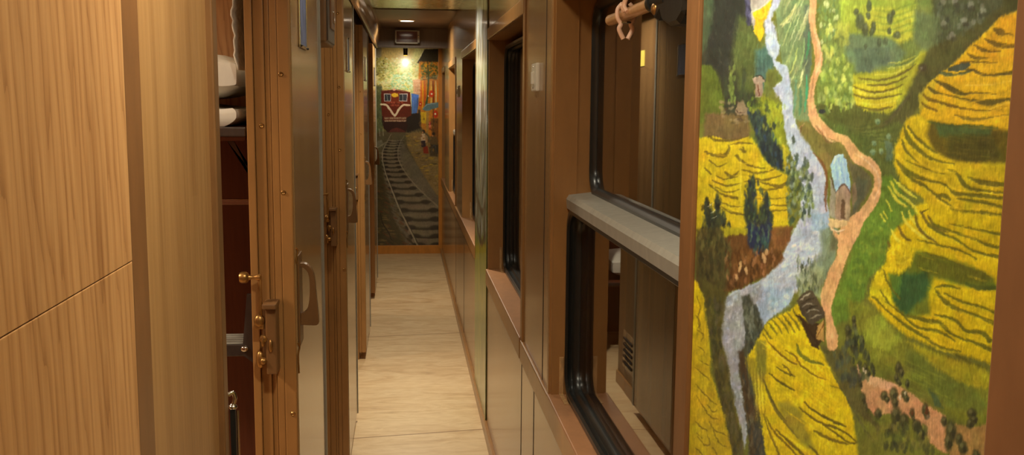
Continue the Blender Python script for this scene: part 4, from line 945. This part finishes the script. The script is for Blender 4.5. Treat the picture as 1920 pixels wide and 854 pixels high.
# brown bank
c.poly([(1306,440),(1360,430),(1400,436),(1450,430),(1486,424),(1480,452),(1466,470),(1470,486),(1450,505),(1430,522),(1410,528),(1392,540),(1368,546),(1358,558),(1330,560),(1306,540)], (92,62,32), 6)
c.poly([(1304,430),(1350,430),(1372,470),(1362,540),(1330,560),(1304,540)], (66,62,34), 8, .9)
c.poly([(1398,425),(1446,420),(1444,450),(1438,470),(1416,480),(1402,460)], (34,44,66), 6)
c.dabs([(1398,420),(1446,420),(1440,470),(1410,476)], 60, [(28,38,60),(60,90,74),(44,60,60),(90,116,80)], 2, 7, .7)
c.dabs([(1310,430),(1372,430),(1370,520),(1312,530)], 120, [(44,44,28),(80,74,40),(60,62,34),(100,92,50)], 2.4, 9, .7)
c.dabs([(1360,470),(1470,460),(1440,510),(1390,540),(1360,545)], 150, [(74,46,22),(124,84,44),(100,66,34),(56,38,22),(150,104,66)], 2.4, 8, .75)
c.poly([(1350,425),(1400,428),(1400,440),(1380,440),(1360,445)], (160,148,32), 5, .9)
for x,y in ((1386,505),(1400,510),(1381,520),(1430,480),(1436,473),(1434,488),(1388,496),(1398,506)): c.blob(x,y,3,7,(196,158,106),.8)
c.poly([(1448,425),(1480,424),(1482,445),(1470,470),(1448,470)], (116,78,44), 5, .8)
# left olive belt and yellow border field
c.poly([(1312,520),(1362,548),(1356,590),(1352,640),(1366,690),(1368,720),(1378,770),(1392,830),(1400,960),(1370,960),(1372,854),(1352,760),(1338,700),(1330,640),(1322,580)], (76,72,34), 6)
c.dabs([(1324,560),(1358,560),(1350,640),(1366,700),(1386,800),(1396,880),(1372,870),(1352,760),(1334,660)], 190, [(56,56,32),(98,92,44),(66,70,40),(88,82,60),(48,52,34)], 3, 9, .65)
c.poly([(1290,520),(1306,528),(1320,560),(1322,590),(1330,640),(1333,700),(1345,740),(1358,780),(1374,860),(1384,960),(1290,960)], (186,160,30), 4)
c.poly([(1296,525),(1310,532),(1316,590),(1300,640)], (214,184,24), 5, .8)
SQ=[[(1306,555),(1312,575),(1308,600),(1314,620)],[(1308,650),(1318,656),(1320,666)],[(1304,690),(1316,700),(1330,712)],[(1304,720),(1318,736),(1332,752),(1344,760)],[(1305,742),(1320,765),(1330,780),(1346,788)],[(1304,790),(1314,802),(1326,808)],[(1308,820),(1320,834),(1330,834),(1326,815)],[(1330,790),(1338,806),(1356,814),(1362,818)],[(1334,800),(1346,828),(1362,838)],[(1304,840),(1316,854),(1322,880)],[(1306,618),(1318,628),(1314,640)],[(1312,676),(1322,682),(1330,686)],[(1336,840),(1346,860),(1350,890)],[(1304,590),(1312,606),(1308,616)],[(1326,760),(1336,772),(1344,770)],[(1305,812),(1316,822)]]
for p in SQ: c.line(p, 2.2, (96,80,26), 1.6, .75)
for k in range(20): 
    r=c.rng.random(2); x=1304+r[0]*26; y=640+r[1]*200; c.line([(x,y),(x+10,y+12)], 2, (206,178,36), 1.5, .6)
# dark strip right of the stream
c.poly([(1390,556),(1404,552),(1420,580),(1430,610),(1430,690),(1424,760),(1436,860),(1440,960),(1404,960),(1402,830),(1400,780),(1390,730),(1384,690),(1390,655),(1404,640),(1396,600)], (66,70,54), 5)
c.poly([(1384,660),(1394,655),(1400,700),(1412,760),(1424,820),(1430,900),(1412,900),(1402,800),(1392,740)], (64,50,34), 5, .9)
c.poly([(1412,790),(1430,810),(1438,900),(1414,900)], (48,58,56), 6, .9)
c.dabs([(1394,556),(1424,586),(1428,690),(1398,650)], 110, [(52,60,50),(84,92,74),(40,48,44),(120,126,112)], 2.4, 8, .7)
c.dabs([(1388,690),(1424,760),(1434,880),(1406,880),(1398,780)], 80, [(48,44,32),(84,74,50),(40,50,50),(96,92,70)], 2.4, 9, .7)
# big yellow terrace
c.poly([(1424,630),(1438,604),(1460,592),(1482,582),(1498,566),(1512,600),(1530,640),(1548,668),(1564,700),(1585,740),(1600,780),(1612,860),(1620,960),(1440,960),(1436,860),(1428,800),(1420,760),(1408,700),(1402,668)], (208,182,26), 4)
c.poly([(1396,670),(1414,672),(1420,700),(1424,760),(1410,720)], (150,134,36), 5, .9)
c.poly([(1416,640),(1436,640),(1436,700),(1428,720),(1418,700)], (108,108,44), 5, .8)
for x in range(1412,1432,3): c.line([(x,690),(x+1,730),(x+5,790)], 1.8, (226,204,70) if x%2 else (140,122,34), 1.4, .6)
c.poly([(1456,756),(1476,752),(1500,770),(1510,800),(1530,850),(1500,830),(1476,800)], (130,122,44), 8, .8)
for k in range(56):
    r=c.rng.random(3); u=r[0]; v=r[1]
    x=1445+u*120; y=650+v*190; 
    if x>1440+ (y-560)*.62+40: continue
    c.line([(x-22,y-18),(x,y-2),(x+24,y+18)], 2.2, (228,206,44) if k%2 else (184,158,24), 1.6, .55)
Q=[[(1438,604),(1450,618),(1456,628)],[(1446,598),(1460,614),(1466,626)],[(1456,594),(1470,610),(1478,626)],[(1466,590),(1480,608),(1490,624)],[(1476,586),(1490,604),(1500,620)],[(1486,580),(1498,600),(1512,620)],[(1432,614),(1440,630),(1448,636)],[(1430,626),(1440,640)]]
for p in Q: c.line(p, 4, (104,98,34), 1.8, .85)
Q=[([(1440,642),(1456,658),(1478,676),(1494,684)],3.5,(96,74,24)),([(1472,658),(1490,668),(1500,684),(1520,700),(1548,713)],3.5,(104,84,26)),([(1493,646),(1500,664),(1516,676),(1544,684)],7,(92,98,34)),([(1466,684),(1476,692),(1486,706)],3,(100,86,30)),([(1456,688),(1470,698),(1490,706)],3,(70,66,30)),([(1442,700),(1456,712),(1476,726),(1490,732)],4,(70,64,28)),
([(1431,712),(1442,744),(1456,772),(1476,798),(1496,822)],5,(104,96,40)),([(1434,720),(1452,760),(1474,790)],3,(80,78,36)),([(1436,782),(1448,806),(1466,826),(1490,850),(1500,870)],4,(100,84,26)),([(1454,806),(1480,830),(1504,852),(1520,870)],5,(88,76,26)),([(1430,776),(1442,810),(1456,842),(1466,870)],4,(110,96,30)),
([(1508,754),(1524,770),(1548,784),(1570,794),(1586,800)],5,(74,66,26)),([(1498,764),(1516,780),(1544,796),(1566,802),(1590,816),(1606,830)],4.5,(84,72,28)),([(1544,798),(1566,812),(1590,830),(1606,832)],4,(84,74,26)),([(1526,808),(1556,824),(1590,834)],6,(104,90,30)),([(1516,836),(1530,850),(1540,870)],4,(96,84,28)),
([(1556,724),(1580,730),(1600,738)],3,(120,112,36)),([(1450,664),(1466,672),(1484,690)],3,(216,196,60))]
for p,w,cl in Q: c.line(p, w, cl, 1.8, .85)
# olive slope right of the big terrace
c.poly([(1538,648),(1562,650),(1590,660),(1606,700),(1614,740),(1624,770),(1650,800),(1640,840),(1606,800),(1590,752),(1566,706),(1546,672)], (88,86,46), 6)
c.poly([(1600,770),(1640,800),(1660,850),(1650,960),(1618,960),(1610,860)], (104,108,42), 8)
for k in range(12):
    c.line([(1556+k*5,690+k*9),(1570+k*5,716+k*9),(1584+k*5,740+k*8)], 3, (104,102,56) if k%2 else (70,74,40), 2, .5)
c.dabs([(1556,652),(1600,640),(1620,700),(1600,730),(1570,700)], 50, [(54,60,48),(80,90,60),(66,76,66)], 3.5, 8, .7)
# ground around the houses
c.poly([(1494,226),(1532,228),(1560,256),(1590,276),(1600,300),(1596,316),(1570,292),(1556,300),(1548,320),(1536,300),(1520,276),(1500,252)], (112,106,54), 6)
c.poly([(1532,286),(1552,286),(1560,300),(1552,320),(1546,318)], (124,110,60), 4)
c.line([(1524,286),(1536,300),(1546,316),(1550,340),(1547,370),(1549,396)], 5, (112,74,44), 2, .9)
c.line([(1500,238),(1507,232)], 5, (170,140,90), 2); c.line([(1500,248),(1502,236)], 3, (90,60,40), 2)
c.poly([(1588,300),(1612,312),(1632,330),(1636,346),(1622,372),(1606,400),(1590,430),(1588,410),(1600,380),(1598,340)], (92,88,60), 5)
c.poly([(1606,330),(1626,340),(1620,368),(1600,398),(1596,370)], (74,80,62), 5, .8)
c.poly([(1538,432),(1570,420),(1572,450),(1568,480),(1552,520),(1534,540),(1524,500),(1540,470)], (120,136,110), 7, .9)
c.poly([(1558,436),(1572,440),(1568,470),(1556,470)], (96,98,66), 5, .8)
c.poly([(1500,500),(1545,500),(1540,560),(1520,560),(1496,556)], (140,150,112), 6, .8)
c.dabs([(1494,484),(1532,484),(1534,560),(1494,540)], 90, [(72,84,60),(110,122,90),(54,66,52),(150,160,130)], 1.8, 7, .75)
# path
PA=(206,160,108)
c.line([(1523,-80,13),(1524,10,12),(1522,30,12),(1525,60,12),(1531,86,14),(1535,110,14),(1532,132,13),(1525,150,12),(1521,172,11),(1520,192,13),(1524,214,18),(1530,228,20),(1543,242,20),(1560,254,16),(1582,262,16),(1594,276,18),(1606,294,22),(1624,304,22),(1640,318,18),(1646,340,14),(1640,368,18),(1624,394,20),(1608,412,24),(1594,432,36),(1584,458,28),(1578,482,20),(1567,508,25),(1558,533,26),(1550,560,24),(1551,582,14),(1555,604,14),(1559,630,22),(1560,648,20)], 12, PA, 2)
c.poly([(1552,420),(1560,424),(1570,440),(1588,440),(1600,424),(1612,410),(1616,418),(1600,446),(1594,470),(1576,470),(1568,448)], PA, 3)
c.line([(1553,418),(1560,430),(1572,434),(1584,430)], 3, (226,200,160), 1.5)
c.line([(1521,60,3),(1530,100,3),(1524,150,3),(1518,190,3)], 3, (178,130,86), 2, .7); c.line([(1528,60,3),(1538,100,4),(1530,140,3)], 3, (226,186,140), 2, .7)
c.line([(1532,232),(1545,248),(1552,262),(1564,266)], 3.5, (222,184,134), 2, .8); c.line([(1530,236),(1540,250),(1548,264),(1560,268)], 2.5, (120,92,60), 1.5, .8)
c.line([(1604,288),(1626,304),(1644,324),(1648,348),(1640,374)], 4, (222,182,138), 2, .8)
c.line([(1570,500),(1560,530),(1550,560)], 5, (190,140,94), 2, .7)
c.blob(1541,209,7,4,(40,48,52),.9)
# white roofed house
c.poly([(1556,326),(1567,361),(1566,412),(1554,404),(1557,360)], (146,142,118), 1.5)
c.poly([(1567,361),(1581,345),(1595,361),(1592,414),(1566,412)], (150,130,104), 1.5)
c.poly([(1577,376),(1580,372),(1584,376),(1584,411),(1576,409)], (92,74,54), 1.2)
c.line([(1588,366),(1588,410)], 2, (172,156,128), 1, .7); c.line([(1572,366),(1571,410)], 2, (128,110,88), 1, .7)
c.poly([(1556,310),(1566,292),(1572,288),(1580,290),(1586,300),(1592,330),(1595,362),(1581,345),(1567,361),(1562,340)], (150,184,208), 1.5)
c.line([(1562,306),(1568,294),(1576,291)], 5, (196,214,226), 2, .8)
for k in range(5): c.line([(1566+k*5,304),(1570+k*4.6,330),(1572+k*4.6,348)], 2, (176,204,222) if k%2 else (128,166,196), 1.4, .7)
c.line([(1567,361),(1581,346),(1595,363)], 3, (100,78,62), 1.2)
c.line([(1556,326),(1561,344),(1566,362)], 2, (84,70,56), 1.2)
c.poly([(1552,408),(1566,412),(1590,414),(1586,422),(1574,428),(1556,424)], (206,176,124), 2)
c.poly([(1596,345),(1604,342),(1606,372),(1598,392)], (112,98,72), 2, .9)
# little hut top left and its neighbour
c.poly([(1410,147),(1426,142),(1434,151),(1430,156),(1415,158)], (150,132,112), 1.3); c.line([(1411,144),(1426,142),(1434,152)], 2, (50,44,36), 1)
c.poly([(1415,158),(1430,155),(1429,180),(1416,181)], (140,118,100), 1.3); c.line([(1421,160),(1423,179)], 4, (84,44,30), 1); c.line([(1413,158),(1413,180)], 2, (58,44,34), 1); c.line([(1416,181),(1427,181)], 2, (196,180,150), 1)
c.poly([(1378,208),(1384,192),(1394,190),(1401,204),(1398,214),(1382,216)], (128,110,84), 2); c.line([(1380,206),(1386,212),(1396,210)], 2, (74,56,44), 1); c.line([(1386,216),(1392,226)], 4, (70,52,44), 1.5)
# dark roofed hut
c.poly([(1498,590),(1516,606),(1534,606),(1540,640),(1532,654),(1520,648),(1508,620)], (60,46,28), 2)
c.poly([(1532,612),(1544,600),(1544,640),(1530,636)], (176,136,74), 2)
c.line([(1545,592),(1545,640)], 2.4, (84,44,22), 1); c.line([(1532,632),(1544,608)], 3, (96,60,30), 1)
c.poly([(1493,565),(1504,551),(1514,544),(1523,545),(1530,556),(1538,572),(1547,588),(1543,597),(1532,604),(1522,611),(1514,604),(1502,588)], (74,66,50), 1.8)
for p,cl in (([(1500,564),(1508,556),(1518,550)],(170,160,136)),([(1504,576),(1514,570),(1526,572)],(150,142,120)),([(1512,586),(1524,580),(1536,584)],(158,150,128)),([(1518,598),(1530,592),(1540,590)],(150,142,118)),([(1502,570),(1516,562),(1526,560)],(44,40,30)),([(1510,582),(1522,576),(1532,574)],(44,40,30))):
    c.line(p, 3, cl, 1.3, .8)
c.line([(1493,592),(1502,598),(1514,618),(1528,634),(1534,654)], 5, (52,38,24), 2)
# pale border at the right
c.poly([(1917,120),(1930,120),(1900,900),(1866,900),(1876,760),(1886,640),(1898,420),(1905,300)], (166,156,54), 2, .7)
c.dabs([(1300,-60),(1920,-60),(1880,900),(1300,900)], 900, [(214,208,140),(60,60,36)], .7, 2.5, .16)
c.mottle(.075, .55)
# map the sheet on to the board on the right wall
zz = np.concatenate([np.linspace(.06, 1.08, 40)[:-1], np.linspace(1.08, 1.76, 760), np.linspace(1.76, 2.255, 40)[1:]])
def _uv(X, Y, Z):
    w = (X[..., None]*dX+Y[..., None]*dY+(Z-EYE)[..., None]*dZ); return 960+F*w[..., 0]/w[..., 2], 427+F*w[..., 1]/w[..., 2]
yl = np.linspace(.578, 1.236, 4000); us, _ = _uv(np.full(4000, XR-.006), yl, np.full(4000, 1.44))
yy = np.interp(np.linspace(us[-1], us[0], 560), us[::-1], yl[::-1])
YY, ZZ = np.meshgrid(yy, zz); XX = np.full(YY.shape, XR-.006)
u_, v_ = _uv(XX, YY, ZZ)
v_ = np.where(v_ < -20, -20+330-np.abs((-20-v_)*.8 % 660-330), v_); v_ = np.where(v_ > 870, 870-(330-np.abs((v_-870)*.8 % 660-330)), v_)   # the landscape carries on above and below
colr = lin_arr(sample(c, u_, v_))*RT_GAIN
o = paint_mesh('rice_terrace_painting', np.stack([XX, YY, ZZ], -1), np.clip(colr, 0, .9), len(yy), len(zz), MT['oil'], .006, (-1, 0, 0))
tag(o, 'large oil painting of yellow rice terraces and a stream on the near right wall', 'painting')
bm = bmesh.new(); bx(bm, XR-.009, XR+.002, .50, .5775, 0, CZ, .002); struct('trim_10', bm, plain('pinkish_brown_enamel', (132, 92, 60), .38, var=.05), 'pinkish brown casing at the near edge of the rice terrace painting')
bm = bmesh.new(); bx(bm, XR-.010, XR+.002, .42, .512, 0, CZ, .002); struct('trim_11', bm, 'brown_red', 'reddish brown post at the right edge of the view')
bm = bmesh.new(); bx(bm, XR-.008, XR+.002, 1.2365, 1.250, .80, CZ, .001); struct('trim_12', bm, plain('ochre_paint_edge', (214, 150, 90), .3, var=.12, scale=120), 'ochre paint-smeared edge between painting and window casing')
# ------------------------------------------------------------------ train mural on the end wall
MU_GAIN = 1.2
m_ = Canvas(700, 830, 84, 468, 3.0, (110, 108, 60)); m_.make_grain(3, 1); c = m_
# sky and foliage
c.poly([(700,84),(830,84),(830,200),(700,200)], (206,196,130), 2)
c.poly([(700,84),(780,84),(770,110),(700,112)], (204,176,104), 6)
c.poly([(702,84),(716,84),(714,108),(702,116)], (150,140,112), 4)
c.dabs([(702,106),(786,112),(782,150),(776,172),(704,172)], 520, [(204,204,124),(176,176,84),(214,216,160),(186,200,140),(150,140,56),(160,186,128),(224,224,180)], 2.2, 1.2, .75)
c.dabs([(702,108),(726,108),(722,140),(714,164),(702,160)], 130, [(136,128,52),(108,100,44),(170,160,70),(186,178,96)], 1.8, 1.6, .8)
c.dabs([(722,118),(778,120),(776,150),(722,150)], 160, [(184,200,120),(150,180,96),(206,214,150),(128,150,70),(196,206,140)], 2.2, 1.4, .7)
c.dabs([(736,140),(774,136),(774,170),(730,168)], 170, [(150,190,146),(170,206,166),(120,170,124),(204,220,186)], 2, 1.4, .7)
c.poly([(701,160),(716,162),(717,260),(701,262)], (88,96,60), 3)
c.dabs([(702,160),(716,160),(717,250),(702,250)], 90, [(70,82,52),(112,116,68),(96,112,76)], 1.6, 2.5, .7)
# houses at the right
c.poly([(782,118),(796,92),(830,92),(830,122),(806,124)], (50,44,28), 1.5)
c.line([(794,94),(788,106),(782,116)], 1.6, (214,204,160), 1)
c.poly([(786,116),(830,116),(830,300),(800,300),(776,240),(776,170),(784,150)], (190,120,36), 3)
c.poly([(774,150),(788,148),(788,182),(776,186)], (210,160,120), 2)
for k in range(5): c.line([(774,153+k*7),(789,152+k*7)], 1.1, (240,214,180), .7, .8)
c.poly([(790,118),(800,118),(799,132),(791,132)], (214,150,28), 1.5)
c.dabs([(790,120),(820,114),(820,148),(790,150)], 150, [(82,84,38),(112,110,54),(62,66,34),(140,134,84)], 1.8, 1.8, .8)
c.line([(802,120),(803,150),(800,200)], 3, (78,82,44), 1); c.line([(790,150),(818,146)], 1.6, (70,60,30), .8)
for x,w,cl in ((792,3,(232,150,30)),(796,2.4,(200,80,26)),(808,3,(226,184,90)),(812,3,(120,50,20)),(817,2.4,(238,206,140)),(789,2,(214,96,40)),(820,3,(206,120,30))):
    c.line([(x,152),(x+.5,180),(x,206)], w, cl, 1)
c.line([(802,180),(799,196),(798,206)], 4, (60,80,52), 1.2)
for x,y,r in ((809,176,5),(816,214,5.5),(788,195,3.5)):
    c.blob(x,y,r,r*1.4,(196,52,22),.95); c.blob(x,y,r*.35,r*.35,(255,214,170),1,2)
c.blob(803,180,1.2,1.5,(255,220,190),1)
c.poly([(791,205),(800,194),(822,192),(826,200),(812,204),(800,209)], (96,124,130), 1); c.line([(793,204),(801,196),(818,194)], 1.2, (150,172,176), .8)
c.poly([(788,210),(800,210),(799,232),(788,231)], (212,172,34), 1); c.line([(793,213),(793,229)], 1.2, (160,110,24), .8)
c.poly([(800,229),(809,228),(808,243),(800,242)], (206,80,54), 1.2); c.dabs([(801,230),(808,230),(808,242),(801,242)], 8, [(240,170,140)], .7, 1, .9)
c.poly([(799,208),(804,208),(803,260),(799,262)], (170,130,60), 1.2)
c.poly([(808,222),(830,222),(830,300),(812,290)], (116,74,30), 3); c.line([(812,206),(813,260)], 3, (90,66,34), 1.5)
c.poly([(784,206),(788,206),(790,250),(782,252)], (54,50,40), 2)
# blue carriage and dark undercarriage
c.poly([(771,175),(785,178),(784,200),(781,216),(772,218)], (78,118,192), 1.2); c.line([(775,190),(773,216)], 2, (120,160,214), 1, .7); c.line([(783,184),(782,206)], 2, (44,54,96), .8)
c.poly([(760,214),(786,212),(788,244),(778,252),(762,250)], (34,30,26), 2)
# ground
c.poly([(700,252),(718,246),(766,248),(790,240),(830,280),(830,470),(700,470)], (92,84,58), 3)
c.poly([(700,290),(716,300),(722,360),(746,420),(762,468),(700,468)], (70,62,36), 6)
c.poly([(762,250),(790,246),(806,270),(824,296),(824,370),(800,350),(776,300),(762,270)], (134,112,66), 4)
c.dabs([(762,252),(800,262),(822,300),(820,350),(790,330),(768,280)], 90, [(164,138,72),(110,92,56),(196,160,50),(84,72,46),(150,130,96)], 4, 1.2, .7)
c.poly([(716,268),(752,262),(776,300),(822,372),(824,462),(764,462),(738,410),(722,340),(716,300)], (104,96,76), 3)
c.dabs([(704,340),(736,350),(760,430),(780,460),(706,462)], 150, [(84,70,40),(52,44,28),(104,84,44),(110,60,34),(66,60,36)], 5, 1.5, .6, .5)
c.dabs([(706,420),(722,400),(740,440),(736,460),(706,460)], 40, [(130,108,60),(92,76,44)], 5, 1.2, .7)
c.line([(713,400),(718,420),(728,436),(734,450)], 2, (40,32,20), 1); c.line([(710,395),(716,398)], 3, (96,40,26), 1)
c.poly([(702,268),(716,262),(718,274),(704,280)], (124,118,96), 2)
for p in ([(702,280),(716,272),(730,262)],[(704,288),(718,286)]): c.line(p, 1.6, (150,140,112), 1)
for x in (711.5,718): c.line([(x,242),(x+.5,255)], 1.6, (196,188,160), .8)
# sleepers
lx = lambda y: np.interp(y, [258,268,280,292,310,330,350,375,400,430,462], [731,725,719,717,719,724,731,743,753,768,785])
rx = lambda y: np.interp(y, [258,266,280,292,310,330,350,380,400], [757,751,746,746,752,764,781,812,836])
ys_ = [264,268,272.5,277.5,283,289,295.5,302.5,310,318,327,337,348,360,373,388,404,420,436,452]
for k, y in enumerate(ys_):
    a = float(lx(y)); b = float(min(824, rx(y))); h = 1.0+(y-262)*.018
    c.line([(a-3,y-1),((a+b)/2,y+.6),(b+4,y-.5)], 2.2*h, (120,108,86), 1.2)
    c.line([(a-3,y+1.5*h),((a+b)/2,y+2.6*h),(b+4,y+1.8*h)], 1.3*h, (52,46,34), 1, .9)
    for f in (.12,.88): c.blob(a+(b-a)*f,y+2*h,3*h,1.5*h,(34,28,22),.8)
c.line([(758,254,.8),(750,268,1.2),(746,282,1.4),(747,298,1.6),(754,314,1.8),(766,332,2),(784,353,2.3),(806,374,2.6),(826,392,3)], 2, (134,124,100), .8)
c.line([(733,252,.8),(725,267,1.2),(718,282,1.5),(717,298,1.7),(720,314,2),(726,334,2.3),(737,362,2.8),(750,394,3.2),(764,422,3.6),(784,462,4)], 2, (156,146,120), .8)
c.line([(718,300,.7),(722,316,.8),(728,334,1),(739,362,1.2),(752,394,1.4),(766,422,1.6),(786,462,2)], 1, (50,44,34), .7, .8)
# engine
c.poly([(714.5,170),(728,168.5),(739,167),(752,168.5),(769,173),(771,216),(762,222),(762,228),(718,228),(716.5,218),(715,200)], (98,34,18), 1)
c.poly([(718,226),(762,226),(764,236),(761,248),(726,248),(719,240)], (46,20,18), 1.2)
c.poly([(716,218),(718,218),(718,236),(716,230)], (40,24,20), 1)
c.poly([(728,248),(734,242),(744,239),(754,243),(761,248)], (92,42,34), 1.2)
c.poly([(715,171),(739,168),(768,173),(767,177),(716,175)], (86,30,22), .8)
c.line([(716,170.5),(738,167.8),(740,167.8),(767,172.5)], .9, (226,206,150), .6, .8)
c.blob(739.2,168,2.8,2,(232,170,140),1,2)
for a,b in ((720.5,732.5),(748,763)):
    c.poly([(a-1,175.5),(b+.8,175.5),(b+.4,190.5),(a-.4,190)], (206,190,184), .6); c.poly([(a+.2,176.8),(b-.4,176.8),(b-.8,189.2),(a+.6,189)], (46,50,58), .6)
c.line([(725,177),(727,189)], 3.4, (116,136,132), .8, .9); c.line([(755,177),(755,189.5)], 1.3, (214,216,224), .6); c.line([(759,178),(759.5,189)], 2, (86,84,104), .8)
c.poly([(729,172),(733,176),(733,192),(748,192),(748,176),(751,172)], (116,44,24), .8)
c.poly([(734,176),(739,174),(746,175.5),(746.6,181),(741,182.5),(734.5,181)], (238,184,52), 1)
# lettering in two short rows, then the V band and two lower rows
def words(rows, col, h, wv):
    for x0, x1, y in rows:
        n = max(2, int((x1-x0)/1.9))
        for k in range(n):
            x = x0+(x1-x0)*(k+.5)/n; j = (k*37 % 5)
            c.line([(x-.55,y-h/2),(x-.55,y+h/2)], wv, col, .5, .95)
            if j != 1: c.line([(x-.5,y+(-h/2 if j % 2 else h/2)),(x+.5,y+(-h/2 if j % 2 else h/2))], wv, col, .5, .95)
            if j > 1: c.line([(x+.5,y-h/2),(x+.5,y+h/2)], wv, col, .5, .95)
words([(725,740.5,192.2),(743,756,192.2)], (226,124,98), 2.8, .8); words([(732,748.5,197.3)], (226,124,98), 2.8, .8)
c.line([(714,195.6,3),(720,196,3.6),(724,197,3.6),(727,200,3.8),(733,208,4),(740.2,217,4),(747,206,4),(753,199,3.8),(758,196.6,3.4),(762,197.2,4),(767.5,197.4,3.6)], 4, (244,206,172), .7, sm=2)
for y in (221.6,226.6): c.poly([(720.6,y-1.9),(762,y-1.9),(761.4,y+1.7),(720.6,y+1.7)], (128,92,70), .6)
words([(721,728.5,221.6),(731,750.5,221.6),(753.5,761,221.6)], (240,216,178), 2.4, .8); words([(721,735,226.6),(736,761,226.6)], (236,212,178), 2.2, .8)
# passers-by in the painted street
c.poly([(789,252),(796,250),(800,262),(796,276),(789,270)], (206,178,140), 1.2); c.blob(794.5,246.5,2.6,3,(52,34,24),1); c.blob(792.5,248.5,1.6,1.8,(196,140,96),.9)
c.poly([(789,264),(798,264),(798,278),(790,276)], (44,36,44), 1.2); c.poly([(797,252),(802,256),(802,266),(797,268)], (160,130,90), 1.2)
c.poly([(793,276),(801,274),(804,288),(794,288)], (130,44,24), 1.5); c.blob(813,251,3,3.4,(40,32,24),1); c.poly([(808,255),(818,256),(822,272),(806,270)], (92,74,44), 1.5)
c.blob(811,255,1.6,2,(176,124,80),.9); c.line([(809,286),(812,274),(816,274),(818,287)], 1.8, (120,132,130), .8); c.poly([(803,270),(822,272),(820,294),(806,292)], (34,28,26), 2, .6)
c.dabs([(784,220),(824,230),(824,290),(790,270)], 40, [(60,40,26),(140,96,50),(180,130,60)], 1.5, 2.2, .6)
m_.mottle(.06, .1)
MX0, MX1, MZ0, MZ1 = -.298, .358, .088, 2.30
NU, NV = 300, 1000
XX, ZZ = np.meshgrid(np.linspace(MX0, MX1, NU), np.linspace(MZ0, MZ1, NV))
YY = np.full(XX.shape, YE-.012); u_, v_ = _uv(XX, YY, ZZ)
v_ = np.maximum(v_, 85.5); YY = YY-.0130*np.exp(-((ZZ-1.74)/.12)**2/2)   # bulge shaped to catch the downlight as a highlight
colr = lin_arr(sample(m_, u_, v_))*MU_GAIN
o = paint_mesh('train_mural', np.stack([XX, YY, ZZ], -1), np.clip(colr, 0, .9), NU, NV, MT['oil_gloss'], -.010, (0, 1, 0))
tag(o, 'tall mural of a red train on curving tracks at the corridor end', 'mural')
bm = bmesh.new(); bx(bm, -.30, .40, YE-.03, YE, 0, .088, .004); bx(bm, .358, .40, YE-.03, YE, .085, 2.3, .004)
struct('trim_13', bm, plain('orange_brown_enamel', (196, 128, 52), .35, var=.06), 'orange brown frame beside and below the train mural')
bm = bmesh.new(); bx(bm, -.335, -.298, YE-.05, YE, 0, 2.3, .004); struct('trim_14', bm, plain('pale_olive_enamel', (150, 142, 100), .3, var=.08), 'pale post at the left edge of the train mural')

# ------------------------------------------------------------------ painted wall strip between the second and third windows
s_ = Canvas(0, 100, 0, 300, 2.0, (112, 112, 70)); s_.make_grain(10, 1); c = s_
c.poly([(-5,-5),(105,-5),(105,40),(-5,60)], (196,204,210), 10)  # blue-white top: sheen of the ceiling light put into the paint
c.poly([(-5,50),(105,40),(105,110),(-5,120)], (176,176,164), 12)
c.poly([(-5,110),(105,100),(105,170),(-5,180)], (110,108,76), 12)
c.dabs([(0,0),(100,0),(100,180),(0,180)], 420, [(176,184,190),(104,86,60),(140,148,140),(84,82,60),(186,176,150),(70,60,44)], 4, 9, .55)
c.poly([(-5,180),(30,176),(60,190),(105,182),(105,305),(-5,305)], (140,146,38), 6)
c.poly([(-5,230),(105,224),(105,305),(-5,305)], (104,130,42), 12)
c.dabs([(0,180),(100,180),(100,300),(0,300)], 160, [(176,170,44),(112,130,40),(92,112,40),(150,160,60)], 3, 9, .5)
for p in ([(10,150),(30,160),(60,158),(95,150)],[(5,170),(40,182),(90,172)],[(40,60),(44,110),(38,150)],[(70,90),(66,130),(74,168)]): c.line(p, 5, (84,66,44), 2, .8)
for p in ([(50,0),(48,60),(54,100)],[(20,10),(24,50),(18,90)]): c.line(p, 6, (208,214,220), 3, .7)  # pale upright streaks of the painted sheen
NU, NV = 90, 560
YY, ZZ = np.meshgrid(np.linspace(5.232, 4.515, NU), np.linspace(.057, 2.255, NV)); XX = np.full(YY.shape, XR-.006)
colr = lin_arr(sample(s_, (YY-4.51)/.73*100, (2.26-ZZ)/2.26*300))
o = paint_mesh('painted_wall_panel', np.stack([XX, YY, ZZ], -1)[:, ::-1], colr[:, ::-1], NU, NV, MT['oil_gloss'], .006, (-1, 0, 0))
tag(o, 'narrow glossy painted panel, pale painted sheen above and green below, between second and third windows', 'painting')
